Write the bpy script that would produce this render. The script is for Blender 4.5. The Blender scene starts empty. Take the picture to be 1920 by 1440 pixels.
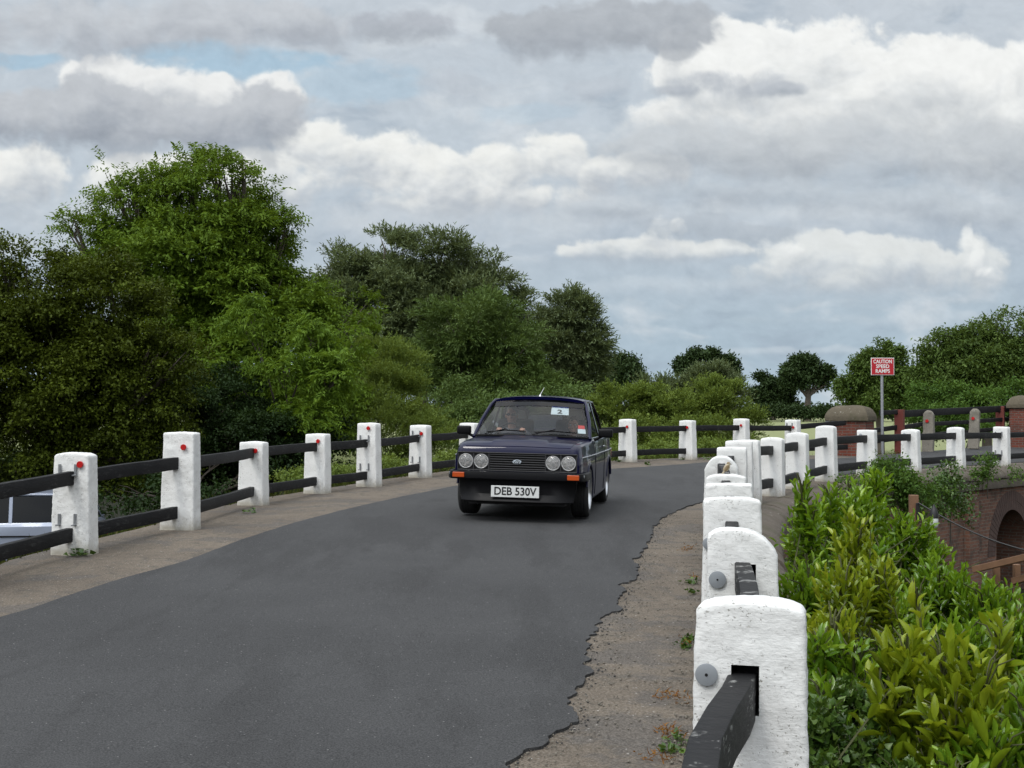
import bpy, bmesh, math, random
import numpy as np
from mathutils import Vector, Matrix
PI = math.pi
R = math.radians
rng = np.random.default_rng(7)
random.seed(7)
S = bpy.context.scene
COL = S.collection

# ------------------------------------------------------------ camera, sky, sun
FPX = 2400.0            # focal length in pixels of a 1920 px wide picture
CH = 1.55               # eye height above the road at the camera
PITCH = math.atan(60 / FPX)
cam = bpy.data.cameras.new('camera'); camo = bpy.data.objects.new('camera', cam); COL.objects.link(camo)
cam.sensor_width = 36; cam.lens = 36 * FPX / 1920; cam.clip_start = .05; cam.clip_end = 6000
camo.location = (0, 0, CH); camo.rotation_euler = (PI / 2 + PITCH, 0, 0)
S.camera = camo
S.view_settings.view_transform = 'Standard'; S.view_settings.look = 'None'
S.view_settings.exposure = 0.0; S.view_settings.gamma = 1.0

SUN_EL, SUN_AZ = 52, 215      # degrees; azimuth clockwise from the view direction (behind, left)
def lin(c):
    c = c / 255.0
    return c / 12.92 if c <= .04045 else ((c + .055) / 1.055) ** 2.4
def rgb(r, g, b, k=1.0): return (lin(r) * k, lin(g) * k, lin(b) * k, 1)

class NT:
    """tiny helper round a node tree"""
    def __init__(s, tree): s.t = tree; s.n = tree.nodes; s.l = tree.links
    def put(s, sock, v):
        if isinstance(v, bpy.types.NodeSocket): s.l.new(v, sock)
        elif v is not None:
            try: sock.default_value = v
            except Exception: sock.default_value = tuple(v)[:3]
    def math(s, op, a, b=None, c=None, clamp=False):
        n = s.n.new('ShaderNodeMath'); n.operation = op; n.use_clamp = clamp
        s.put(n.inputs[0], a); s.put(n.inputs[1], b)
        if c is not None: s.put(n.inputs[2], c)
        return n.outputs[0]
    def vmath(s, op, a, b=None, out=0):
        n = s.n.new('ShaderNodeVectorMath'); n.operation = op
        s.put(n.inputs[0], a); s.put(n.inputs[1], b)
        return n.outputs['Value'] if op in ('LENGTH', 'DOT_PRODUCT') else n.outputs[0]
    def noise(s, vec, scale, detail=4, rough=.55, dist=0, out='Fac'):
        n = s.n.new('ShaderNodeTexNoise'); s.put(n.inputs['Vector'], vec)
        n.inputs['Scale'].default_value = scale; n.inputs['Detail'].default_value = detail
        n.inputs['Roughness'].default_value = rough; n.inputs['Distortion'].default_value = dist
        return n.outputs[out]
    def voro(s, vec, scale, out='Distance', feature='F1', rnd=1.0):
        n = s.n.new('ShaderNodeTexVoronoi'); n.feature = feature; s.put(n.inputs['Vector'], vec)
        n.inputs['Scale'].default_value = scale; n.inputs['Randomness'].default_value = rnd
        return n.outputs[out]
    def ramp(s, fac, stops, mode='LINEAR'):
        n = s.n.new('ShaderNodeValToRGB'); n.color_ramp.interpolation = mode; s.put(n.inputs[0], fac)
        e = n.color_ramp.elements
        while len(e) < len(stops): e.new(.5)
        for i, (p, c) in enumerate(stops):
            e[i].position = p; e[i].color = c if hasattr(c, '__len__') else (c, c, c, 1)
        return n.outputs[0]
    def mix(s, fac, a, b, mode='MIX'):
        n = s.n.new('ShaderNodeMix'); n.data_type = 'RGBA'; n.blend_type = mode
        s.put(n.inputs[0], fac); s.put(n.inputs[6], a); s.put(n.inputs[7], b)
        return n.outputs[2]
    def mapr(s, v, a, b, c=0, d=1, smooth=True):
        n = s.n.new('ShaderNodeMapRange'); n.interpolation_type = 'SMOOTHSTEP' if smooth else 'LINEAR'
        s.put(n.inputs[0], v)
        for i, q in enumerate((a, b, c, d)): s.put(n.inputs[i + 1], q)
        return n.outputs[0]
    def comb(s, x, y, z):
        n = s.n.new('ShaderNodeCombineXYZ'); s.put(n.inputs[0], x); s.put(n.inputs[1], y); s.put(n.inputs[2], z)
        return n.outputs[0]
    def sep(s, v):
        n = s.n.new('ShaderNodeSeparateXYZ'); s.put(n.inputs[0], v); return n.outputs
    def mapping(s, v, scale=(1, 1, 1), loc=(0, 0, 0), rot=(0, 0, 0)):
        n = s.n.new('ShaderNodeMapping'); s.put(n.inputs[0], v)
        n.inputs['Scale'].default_value = scale; n.inputs['Location'].default_value = loc; n.inputs['Rotation'].default_value = rot
        return n.outputs[0]

def build_world():
    w = bpy.data.worlds.new('World'); S.world = w; w.use_nodes = True
    t = NT(w.node_tree); t.n.clear()
    sky = t.n.new('ShaderNodeTexSky'); sky.sky_type = 'NISHITA'; sky.sun_disc = False
    sky.sun_elevation = R(SUN_EL); sky.sun_rotation = R(SUN_AZ)
    bg1 = t.n.new('ShaderNodeBackground'); t.put(bg1.inputs[0], sky.outputs[0]); bg1.inputs[1].default_value = .10
    tc = t.n.new('ShaderNodeTexCoord'); D = tc.outputs['Generated']
    x, y, z = t.sep(D)
    # cloud cover overhead and behind, brighter round the veiled sun
    q = t.vmath('MULTIPLY', D, (1, 1, 2.2))
    f = t.noise(q, 2.6, 5, .58)
    c = t.ramp(f, [(.30, rgb(172, 183, 195)), (.50, rgb(203, 208, 213)), (.66, rgb(238, 238, 236))])
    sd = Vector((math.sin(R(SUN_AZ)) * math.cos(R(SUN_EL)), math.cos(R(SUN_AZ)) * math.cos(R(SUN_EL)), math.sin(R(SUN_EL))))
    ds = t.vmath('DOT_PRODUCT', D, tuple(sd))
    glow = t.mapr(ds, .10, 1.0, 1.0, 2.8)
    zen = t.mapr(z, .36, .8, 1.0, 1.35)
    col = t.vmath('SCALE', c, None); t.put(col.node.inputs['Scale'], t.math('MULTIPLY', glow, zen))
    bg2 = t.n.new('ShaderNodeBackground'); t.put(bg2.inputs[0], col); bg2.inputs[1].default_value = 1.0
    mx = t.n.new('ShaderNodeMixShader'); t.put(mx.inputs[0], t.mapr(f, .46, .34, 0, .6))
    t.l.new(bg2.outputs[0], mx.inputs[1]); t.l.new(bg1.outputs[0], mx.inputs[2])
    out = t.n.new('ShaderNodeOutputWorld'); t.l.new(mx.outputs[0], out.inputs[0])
    w.cycles.sampling_method = 'MANUAL'; w.cycles.sample_map_resolution = 512
build_world()
sl = bpy.data.lights.new('sun', 'SUN'); sl.energy = 1.25; sl.angle = R(14); sl.color = (1, .96, .9)
so = bpy.data.objects.new('sun', sl); COL.objects.link(so)
_d = Vector((math.sin(R(SUN_AZ)) * math.cos(R(SUN_EL)), math.cos(R(SUN_AZ)) * math.cos(R(SUN_EL)), math.sin(R(SUN_EL))))
so.rotation_euler = _d.to_track_quat('Z', 'Y').to_euler(); so.location = (0, 0, 30)

# ------------------------------------------------------------ cloud field (directions, in 1/2400 rad)
def vn2(x, y, seed=0):
    I = np.floor(x).astype(np.int64); J = np.floor(y).astype(np.int64); fx = x - I; fy = y - J
    fx = fx * fx * fx * (fx * (fx * 6 - 15) + 10); fy = fy * fy * fy * (fy * (fy * 6 - 15) + 10)
    def g(i, j, dx, dy):
        n = (i * 374761393 + j * 668265263 + seed * 974711) & 0x7fffffff
        n = ((n ^ (n >> 13)) * 1274126177) & 0x7fffffff; n = n ^ (n >> 16)
        a = (n & 0xffff) / 65535.0 * 6.2831853
        return np.cos(a) * dx + np.sin(a) * dy
    X = x - I; Y = y - J
    a = g(I, J, X, Y); b = g(I + 1, J, X - 1, Y); c = g(I, J + 1, X, Y - 1); d = g(I + 1, J + 1, X - 1, Y - 1)
    return ((a * (1 - fx) + b * fx) * (1 - fy) + (c * (1 - fx) + d * fx) * fy) * 1.5
def fb2(x, y, s, oct=5, seed=0, rough=.5, billow=False):
    r = 0; a = 1; n = 0
    for i in range(oct):
        q = vn2(x / s * 2 ** i + 7.3 * i, y / s * 2 ** i + 3.1 * i, seed + i)
        r = r + a * ((np.abs(q) * 2 - .55) if billow else q); n += a; a *= rough
    return r / n
def sst(x, a, b):
    t = np.clip((x - a) / (b - a), 0, 1); return t * t * (3 - 2 * t)
def cloud_field(U, V):
    """sRGB 0-255 colour of the cloudy sky"""
    C3 = lambda *c: np.array(c, float)
    def mixc(a, b, m): return a * (1 - m[..., None]) + b * m[..., None]
    wu = fb2(U, V, 300, 4, 11) * 60; wv = fb2(U, V * 1.4, 220, 4, 12) * 34
    u = U + wu; v = V + wv
    vs = [-400, 0, 250, 450, 600, 700, 780, 900]
    cols = np.array([(196, 203, 211), (196, 203, 211), (193, 202, 211), (187, 197, 207), (176, 191, 203), (174, 191, 204), (186, 200, 210), (182, 197, 208)], float)
    base = np.stack([np.interp(v, vs, cols[:, k]) for k in range(3)], -1)
    st = fb2(u, v * 2.6, 260, 6, 3, .55); st2 = fb2(u, v * 3.2, 90, 5, 4, .55)
    col = mixc(base, C3(212, 217, 222), sst(st, .0, .45) * .75)
    col = mixc(col, C3(160, 173, 187), sst(-st - .3 * st2, .10, .55) * .5)
    # blue gaps
    for (cu, cv, rx, ry, k) in ((430, 112, 200, 34, .95), (660, 150, 150, 46, .5), (30, 122, 80, 14, .9), (290, 92, 70, 16, .9), (1000, 205, 120, 20, .25)):
        d = ((u - cu) / rx) ** 2 + ((v - cv) / ry) ** 2; col = mixc(col, C3(172, 196, 214), sst(1.3 - d + fb2(U, V * 2, 60, 4, 9) * .8, 0, 1) * k)
    def layer(col, heaps, seed, *args, **kw):
        H_ = np.array(heaps, float); pad = 1.9
        bx = (U > (H_[:, 0] - pad * H_[:, 2]).min()) & (U < (H_[:, 0] + pad * H_[:, 2]).max()) & (V > (H_[:, 1] - pad * H_[:, 3] - 30).min()) & (V < (H_[:, 1] + pad * 1.3 * H_[:, 3] + 30).max())
        if not bx.any(): return col
        out = col.copy(); out[bx] = _layer(col[bx], heaps, seed, U[bx], V[bx], u[bx], v[bx], *args, **kw); return out
    def _layer(col, heaps, seed, U, V, u, v, white=(244, 244, 242), grey=(178, 184, 192), billow=.5, scale=110, soft=.5, alpha=1.0, basefade=.9, crisp=.22, contrast=1.0):
        eps = 6.0
        def dens(du, dv):
            x = U + du + fb2(U + du, V + dv, 120, 3, seed + 20) * 26; y = V + dv + fb2(U + du, V + dv, 120, 3, seed + 30) * 20
            D = np.full(U.shape, -9.0)
            for (cu, cv, rx, ry) in heaps:
                yy = (y - cv) / ry; yy = np.where(yy > 0, yy * .75, yy)
                D = np.maximum(D, 1 - ((x - cu) / rx) ** 2 - yy ** 2 * 1.0)
            D = np.maximum(D, -2.5)
            return D + billow * fb2(x, y * 1.15, scale, 6, seed, .5, True) + .85 * fb2(x, y * 1.2, scale * 1.5, 6, seed + 50, .55)
        D = dens(0, 0); Dl = dens(-eps * 1.0, -eps * 1.6)      # towards the light: up, a little left
        sl = (D - Dl) / eps
        # top edges are crisp, bases melt away
        bv = np.full(U.shape, -9.0); top = np.full(U.shape, 1e9)
        W = np.zeros(U.shape); R_ = np.zeros(U.shape)
        for (cu, cv, rx, ry) in heaps:
            w = np.exp(-(((u - cu) / rx) ** 2 + ((v - cv) / ry) ** 2) * 1.2) + 1e-9; W += w; R_ += w * (V - cv) / ry
        rel = R_ / W
        rng_ = crisp + (soft - crisp) * sst(rel, -.35, .7)
        a = sst(D + .22 * fb2(u, v, 26, 4, seed + 90, .6), -.16, rng_ * 1.3 + .06) * alpha * (1 - basefade * sst(rel, .35, 1.15))
        l = np.clip(.60 + np.tanh(sl * 9.0) * .26 * contrast - .50 * rel + .55 * fb2(u, v * 1.5, 120, 5, seed + 70, .55), 0, 1); l = l * l * (3 - 2 * l)
        cc = np.array(grey, float) * (1 - l[..., None]) + (np.array(white, float) - (6, 5, 4)) * l[..., None]
        return mixc(col, cc, np.clip(a, 0, 1))
    col = layer(col, [(300, 420, 420, 60), (800, 430, 300, 60), (1150, 420, 300, 60), (1700, 420, 400, 60)], 90, (214, 218, 222), (170, 181, 194), .5, 120, 1.2, .7, .6, .7, .7)
    col = layer(col, [(1300, 540, 400, 24), (1700, 600, 300, 16), (700, 520, 300, 30), (1500, 660, 300, 10)], 95, (208, 215, 221), (178, 190, 202), .5, 110, 1.2, .55, .6, .8, .5)
    # far band of heaped cloud in the middle
    col = layer(col, [(600, 285, 90, 66), (700, 305, 120, 60), (820, 320, 120, 52), (940, 315, 90, 48), (1030, 295, 80, 52), (1220, 312, 90, 34), (1130, 320, 60, 36), (480, 335, 150, 66), (300, 350, 150, 70), (20, 330, 110, 66), (-140, 340, 120, 80), (880, 370, 300, 40)], 100, (245, 244, 240), (182, 188, 196), .45, 105, .7, 1, .75)
    # low right
    col = layer(col, [(1200, 468, 150, 30), (1110, 470, 80, 18), (1330, 470, 90, 20)], 200, (236, 236, 233), (176, 185, 195), .35, 60, .5, .9, .8)
    col = layer(col, [(1240, 428, 26, 36), (1262, 415, 20, 14), (1225, 450, 40, 22)], 210, (245, 245, 242), (205, 209, 213), .7, 40, .8, .9, .4, .7)
    col = layer(col, [(1300, 425, 110, 26), (1420, 440, 90, 22)], 220, (190, 196, 203), (165, 174, 184), .4, 60, .8, .6, .6, .3)
    col = layer(col, [(1540, 485, 120, 58), (1640, 490, 100, 60), (1730, 500, 90, 52), (1480, 490, 40, 40), (1600, 520, 220, 46), (1840, 500, 60, 60)], 230, (232, 233, 231), (180, 188, 197), .35, 80, .7, .95, .8)
    col = layer(col, [(1485, 466, 28, 16), (1812, 440, 16, 34), (1830, 480, 20, 30), (1852, 512, 22, 9)], 240, (247, 247, 244), (225, 227, 228), .7, 34, .9, .85, .3, .7)
    # left heap: bright behind, grey in front
    col = layer(col, [(200, 150, 100, 55), (310, 175, 90, 62), (140, 140, 50, 34), (400, 190, 70, 50), (500, 185, 60, 56)], 300, (243, 242, 240), (186, 190, 196), .5, 90, .6, 1, .5)
    col = layer(col, [(130, 210, 150, 76), (240, 230, 140, 60), (20, 215, 90, 46), (500, 215, 90, 66), (400, 240, 110, 46), (-120, 220, 120, 60)], 310, (200, 202, 206), (152, 158, 168), .5, 90, .5, .95, .55, .25, .7)
    # big heap, upper right
    col = layer(col, [(1390, 130, 170, 105), (1560, 130, 190, 96), (1740, 150, 190, 96), (1900, 165, 190, 100), (1300, 120, 80, 60), (1500, 220, 330, 90), (1800, 230, 300, 90), (2120, 180, 200, 120)], 400, (248, 247, 244), (196, 200, 204), .42, 130, .7, 1, .35, .12, .8)
    col = layer(col, [(1450, 275, 330, 56), (1750, 290, 300, 60), (1250, 285, 150, 34), (2000, 290, 220, 80)], 410, (206, 209, 212), (166, 172, 180), .35, 120, .9, .85, .4, .6, .8)
    col = layer(col, [(1370, 150, 110, 30), (1280, 165, 60, 16), (1470, 165, 60, 18)], 420, (188, 192, 199), (160, 167, 177), .8, 70, .9, .75, .5, .9)
    col = layer(col, [(1400, 360, 260, 30), (1650, 375, 200, 26), (1150, 390, 120, 22), (1840, 400, 150, 30)], 430, (200, 206, 212), (164, 172, 182), .45, 100, 1.0, .7, .5, .6)
    # grey wisps along the top
    col = layer(col, [(180, 40, 240, 60), (420, 35, 200, 56), (560, 45, 130, 40), (-100, 60, 200, 60)], 500, (205, 207, 211), (170, 174, 182), .5, 100, .8, .85, .3, .5, .8)
    col = layer(col, [(770, 42, 95, 34), (700, 40, 60, 26)], 510, (186, 189, 196), (165, 170, 178), .8, 70, .8, .8, .3, .7, .8)
    col = layer(col, [(1010, 60, 110, 44), (1130, 45, 140, 56), (1260, 40, 110, 50), (1260, 80, 80, 18)], 520, (186, 189, 194), (160, 165, 173), .45, 80, .7, .9, .3, .35, .8)
    col = layer(col, [(860, 150, 90, 30), (1120, 165, 70, 24)], 530, (196, 201, 208), (176, 183, 193), .5, 60, .9, .6, .4, .5)
    # a little fine grain of vapour everywhere
    g = fb2(u, v * 1.5, 45, 5, 60, .6) * 9 + fb2(u, v * 1.6, 16, 4, 61, .6) * 3
    return np.clip((col - 128) * 1.03 + np.array([125.0, 126.5, 127.0]) + g[..., None], 0, 255)

def build_cloud_sky():
    """the cloud bank ahead, 3 km off, as a curved shell that glows with the light of the clouds"""
    us = np.arange(-420, 2341, 2.4); vs = np.arange(-320, 803, 2.4); U, V = np.meshgrid(us, vs)
    c = cloud_field(U, V) / 255.0
    c = np.where(c <= .04045, c / 12.92, ((c + .055) / 1.055) ** 2.4)
    RD = 3000.0; az = np.arctan((U - 960) / FPX); X = np.sin(az) * RD; Y = np.cos(az) * RD
    Z = CH + (780 - V) / FPX * Y
    n, m = U.shape; P = np.stack([X, Y, Z], -1).reshape(-1, 3)
    i = np.arange(n - 1)[:, None] * m + np.arange(m - 1)[None]; F = np.stack([i, i + 1, i + 1 + m, i + m], -1).reshape(-1, 4)
    me = bpy.data.meshes.new('sky'); me.vertices.add(len(P)); me.vertices.foreach_set('co', P.astype('f').ravel())
    me.loops.add(F.size); me.loops.foreach_set('vertex_index', F.astype('i').ravel())
    me.polygons.add(len(F)); me.polygons.foreach_set('loop_start', np.arange(0, F.size, 4, dtype='i')); me.polygons.foreach_set('loop_total', np.full(len(F), 4, dtype='i'))
    me.update(calc_edges=True)
    at_ = me.attributes.new('cloud', 'FLOAT_COLOR', 'POINT'); at_.data.foreach_set('color', np.concatenate([c.reshape(-1, 3), np.ones((len(P), 1))], 1).astype('f').ravel())
    m_ = bpy.data.materials.new('cloudy_sky'); m_.use_nodes = True; t = NT(m_.node_tree); t.n.clear()
    a = t.n.new('ShaderNodeAttribute'); a.attribute_name = 'cloud'; e = t.n.new('ShaderNodeEmission'); t.l.new(a.outputs['Color'], e.inputs[0])
    o = t.n.new('ShaderNodeOutputMaterial'); t.l.new(e.outputs[0], o.inputs[0]); m_.cycles.emission_sampling = 'NONE'
    me.materials.append(m_); ob = bpy.data.objects.new('sky', me); COL.objects.link(ob); ob['kind'] = 'structure'
build_cloud_sky()

# ------------------------------------------------------------ helpers
CR = camo.rotation_euler.to_matrix()
def at(u, v, Y):
    """world point seen at pixel (u, v) of the 1920x1440 photograph at distance Y"""
    d = CR @ Vector(((u - 960) / FPX, -(v - 720) / FPX, -1))
    return Vector((0, 0, CH)) + d * (Y / d.y)

def tag(o, label=None, cat=None, group=None, kind=None):
    if label: o['label'] = label
    if cat: o['category'] = cat
    if group: o['group'] = group
    if kind: o['kind'] = kind
    return o
def empty(name, loc=(0, 0, 0), rot=(0, 0, 0)):
    o = bpy.data.objects.new(name, None); COL.objects.link(o); o.location = loc; o.rotation_euler = rot
    o.empty_display_size = .2
    return o
def link(name, me, m, parent=None):
    o = bpy.data.objects.new(name, me); COL.objects.link(o)
    if m is not None and not me.materials: me.materials.append(m)
    if parent: o.parent = parent
    return o

class MB:
    def __init__(s): s.v = []; s.f = []
    def add(s, V, F):
        b = len(s.v); s.v += [tuple(p) for p in V]; s.f += [tuple(i + b for i in f) for f in F]; return s
    def box(s, c, size, rot=None, taper=None):
        x, y, z = [q / 2 for q in size]
        V = [Vector((sx * x, sy * y, sz * z)) for sz in (-1, 1) for sy in (-1, 1) for sx in (-1, 1)]
        if taper:
            for p in V:
                if p.z > 0: p.x *= taper; p.y *= taper
        if rot is not None: V = [rot @ p for p in V]
        V = [p + Vector(c) for p in V]
        return s.add(V, [(0, 2, 3, 1), (4, 5, 7, 6), (0, 1, 5, 4), (2, 6, 7, 3), (0, 4, 6, 2), (1, 3, 7, 5)])
    def tube(s, pts, rad, n=8, cap=True):
        pts = [Vector(p) for p in pts]
        if not hasattr(rad, '__len__'): rad = [rad] * len(pts)
        V = []; F = []
        up = None
        for i, p in enumerate(pts):
            t = (pts[min(i + 1, len(pts) - 1)] - pts[max(i - 1, 0)])
            if t.length < 1e-9: t = Vector((0, 0, 1))
            t.normalize()
            if up is None: up = t.orthogonal()
            a = up - t * up.dot(t)
            a = a.normalized() if a.length > 1e-6 else t.orthogonal().normalized()
            up = a; b = t.cross(a)
            for j in range(n):
                th = 2 * PI * j / n
                V.append(p + (a * math.cos(th) + b * math.sin(th)) * rad[i])
        for i in range(len(pts) - 1):
            for j in range(n):
                F.append((i * n + j, i * n + (j + 1) % n, (i + 1) * n + (j + 1) % n, (i + 1) * n + j))
        if cap:
            F.append(tuple(range(n - 1, -1, -1))); F.append(tuple((len(pts) - 1) * n + j for j in range(n)))
        return s.add(V, F)
    def bar(s, a, b, w, h, up=(0, 0, 1)):
        """rectangular bar from a to b, w sideways, h along up"""
        a = Vector(a); b = Vector(b); t = (b - a).normalized(); up = Vector(up)
        sd = t.cross(up).normalized(); up2 = sd.cross(t)
        V = []
        for p in (a, b):
            for sx, sz in ((-1, -1), (1, -1), (1, 1), (-1, 1)): V.append(p + sd * (sx * w / 2) + up2 * (sz * h / 2))
        return s.add(V, [(0, 3, 2, 1), (4, 5, 6, 7), (0, 1, 5, 4), (1, 2, 6, 5), (2, 3, 7, 6), (3, 0, 4, 7)])
    def ribbon(s, pts, w, h):
        """rectangular section following pts"""
        V = []; F = []; pts = [Vector(p) for p in pts]; n = len(pts)
        for i, p in enumerate(pts):
            t = (pts[min(i + 1, n - 1)] - pts[max(i - 1, 0)]).normalized()
            sd = t.cross(Vector((0, 0, 1))).normalized(); u = sd.cross(t)
            for sx, sz in ((-1, -1), (1, -1), (1, 1), (-1, 1)): V.append(p + sd * (sx * w / 2) + u * (sz * h / 2))
        for i in range(n - 1):
            for j in range(4): F.append((i * 4 + j, i * 4 + (j + 1) % 4, i * 4 + 4 + (j + 1) % 4, i * 4 + 4 + j))
        F.append((3, 2, 1, 0)); F.append(tuple((n - 1) * 4 + j for j in range(4)))
        return s.add(V, F)
    def lathe(s, prof, n=24, M=None, closed=False):
        """prof: (r, z) pairs turned round z, then M"""
        V = []; F = []
        for (r, z) in prof:
            for j in range(n):
                th = 2 * PI * j / n; p = Vector((r * math.cos(th), r * math.sin(th), z)); V.append(M @ p if M else p)
        m = len(prof)
        for i in range(m - 1):
            for j in range(n): F.append((i * n + j, i * n + (j + 1) % n, (i + 1) * n + (j + 1) % n, (i + 1) * n + j))
        if closed:
            for j in range(n): F.append(((m - 1) * n + j, (m - 1) * n + (j + 1) % n, (j + 1) % n, j))
        else:
            if prof[0][0] > 1e-6: F.append(tuple(range(n - 1, -1, -1)))
            if prof[-1][0] > 1e-6: F.append(tuple((m - 1) * n + j for j in range(n)))
        return s.add(V, F)
    def grid(s, P, flip=False):
        """P[i][j] points"""
        m = len(P); n = len(P[0]); V = [p for row in P for p in row]; F = []
        for i in range(m - 1):
            for j in range(n - 1):
                f = (i * n + j, i * n + j + 1, (i + 1) * n + j + 1, (i + 1) * n + j)
                F.append(f[::-1] if flip else f)
        return s.add(V, F)
    def prism(s, poly, a, b):
        """poly: 2-D outline; a(p), b(p) map it to the two end faces"""
        n = len(poly); V = [a(p) for p in poly] + [b(p) for p in poly]
        F = [tuple(range(n - 1, -1, -1)), tuple(range(n, 2 * n))] + [(i, (i + 1) % n, n + (i + 1) % n, n + i) for i in range(n)]
        return s.add(V, F)
    def mesh(s, name, m=None, smooth=None, bevel=0, segs=2, sub=0):
        me = bpy.data.meshes.new(name); me.from_pydata(s.v, [], s.f); me.validate()
        bm = bmesh.new(); bm.from_mesh(me)
        bmesh.ops.remove_doubles(bm, verts=bm.verts, dist=1e-5)
        bmesh.ops.recalc_face_normals(bm, faces=bm.faces)
        if bevel:
            ed = [e for e in bm.edges if len(e.link_faces) == 2 and e.calc_face_angle(0) > R(28)]
            bmesh.ops.bevel(bm, geom=ed, offset=bevel, segments=segs, profile=.5, affect='EDGES', clamp_overlap=True)
        if sub: bmesh.ops.subdivide_edges(bm, edges=bm.edges, cuts=sub, use_grid_fill=True)
        bm.to_mesh(me); bm.free()
        if m: me.materials.append(m)
        if smooth is not None:
            me.polygons.foreach_set('use_smooth', [True] * len(me.polygons)); me.set_sharp_from_angle(angle=R(smooth))
        return me
    def build(s, name, m, parent=None, **kw): return link(name, s.mesh(name, m, **kw), m, parent)

def baked(o, mods):
    """apply modifiers given as (type, dict) and return the object with its new mesh"""
    for ty, kw in mods:
        md = o.modifiers.new(ty, ty)
        for a, b in kw.items(): setattr(md, a, b)
    dg = bpy.context.evaluated_depsgraph_get(); dg.update()
    me = bpy.data.meshes.new_from_object(o.evaluated_get(dg), depsgraph=dg)
    o.modifiers.clear(); old = o.data; o.data = me
    return o
def cut(o, cutters):
    bpy.context.view_layer.update()
    baked(o, [('BOOLEAN', dict(operation='DIFFERENCE', object=c, solver='EXACT')) for c in cutters])
    for c in cutters:
        bpy.data.objects.remove(c)
def smooth_me(me, ang):
    me.polygons.foreach_set('use_smooth', [True] * len(me.polygons)); me.set_sharp_from_angle(angle=R(ang))

# cheap value noise in numpy (tileless, smooth)
def vnoise(P, seed=0):
    P = np.asarray(P, float); I = np.floor(P).astype(np.int64); Fr = P - I; Fr = Fr * Fr * (3 - 2 * Fr)
    def h(ix):
        n = ix[:, 0] * 374761393 + ix[:, 1] * 668265263 + ix[:, 2] * 2147483647 + seed * 974711
        n = (n ^ (n >> 13)) * 1274126177; n = n & 0x7fffffff; n = (n ^ (n >> 16)) & 0xffff
        return n / 65535.0
    r = 0
    for dx in (0, 1):
        for dy in (0, 1):
            for dz in (0, 1):
                w = (Fr[:, 0] if dx else 1 - Fr[:, 0]) * (Fr[:, 1] if dy else 1 - Fr[:, 1]) * (Fr[:, 2] if dz else 1 - Fr[:, 2])
                r = r + w * h(I + np.array([dx, dy, dz]))
    return r * 2 - 1
def fbm(P, sc, oct=4, seed=0):
    P = np.asarray(P, float) * sc; a = 1; r = 0; n = 0
    for i in range(oct): r = r + a * vnoise(P * 2 ** i, seed + i); n += a; a *= .5
    return r / n
def displace(me, amp, sc, seed=0, oct=4):
    n = len(me.vertices); V = np.empty(n * 3, 'f'); me.vertices.foreach_get('co', V); V = V.reshape(-1, 3)
    D = np.stack([fbm(V + 31.7 * k, sc, oct, seed + 17 * k) for k in range(3)], 1) * amp
    me.vertices.foreach_set('co', (V + D).ravel().astype('f')); me.update()

# ------------------------------------------------------------ materials
def material(name, base=(.5, .5, .5, 1), rough=.6, metal=0, spec=.5, coat=0):
    m = bpy.data.materials.new(name); m.use_nodes = True; t = NT(m.node_tree)
    b = m.node_tree.nodes['Principled BSDF']
    b.inputs['Base Color'].default_value = base if len(base) == 4 else (*base, 1)
    b.inputs['Roughness'].default_value = rough; b.inputs['Metallic'].default_value = metal
    b.inputs['Specular IOR Level'].default_value = spec
    if coat: b.inputs['Coat Weight'].default_value = coat; b.inputs['Coat Roughness'].default_value = .03
    return m, t, b
def bump(t, b, h, strength=.4, dist=.01, normal=None):
    n = t.n.new('ShaderNodeBump'); n.inputs['Strength'].default_value = strength; n.inputs['Distance'].default_value = dist
    t.put(n.inputs['Height'], h)
    if normal is not None: t.put(n.inputs['Normal'], normal)
    t.put(b.inputs['Normal'], n.outputs[0]); return n.outputs[0]
def gpos(t): return t.n.new('ShaderNodeNewGeometry').outputs['Position']
def opos(t): return t.n.new('ShaderNodeTexCoord').outputs['Object']
M = {}
def simple(name, base, rough=.5, metal=0, spec=.5, coat=0, var=.12, scale=30, bmp=0):
    m, t, b = material(name, (*base[:3], 1), rough, metal, spec, coat)
    p = opos(t); n = t.noise(p, scale, 5, .6)
    lo = tuple(c * (1 - var) for c in base[:3]) + (1,); hi = tuple(min(1, c * (1 + var)) for c in base[:3]) + (1,)
    t.put(b.inputs['Base Color'], t.mix(n, lo, hi))
    if bmp: bump(t, b, n, bmp, .004)
    M[name] = m
    return m

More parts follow.
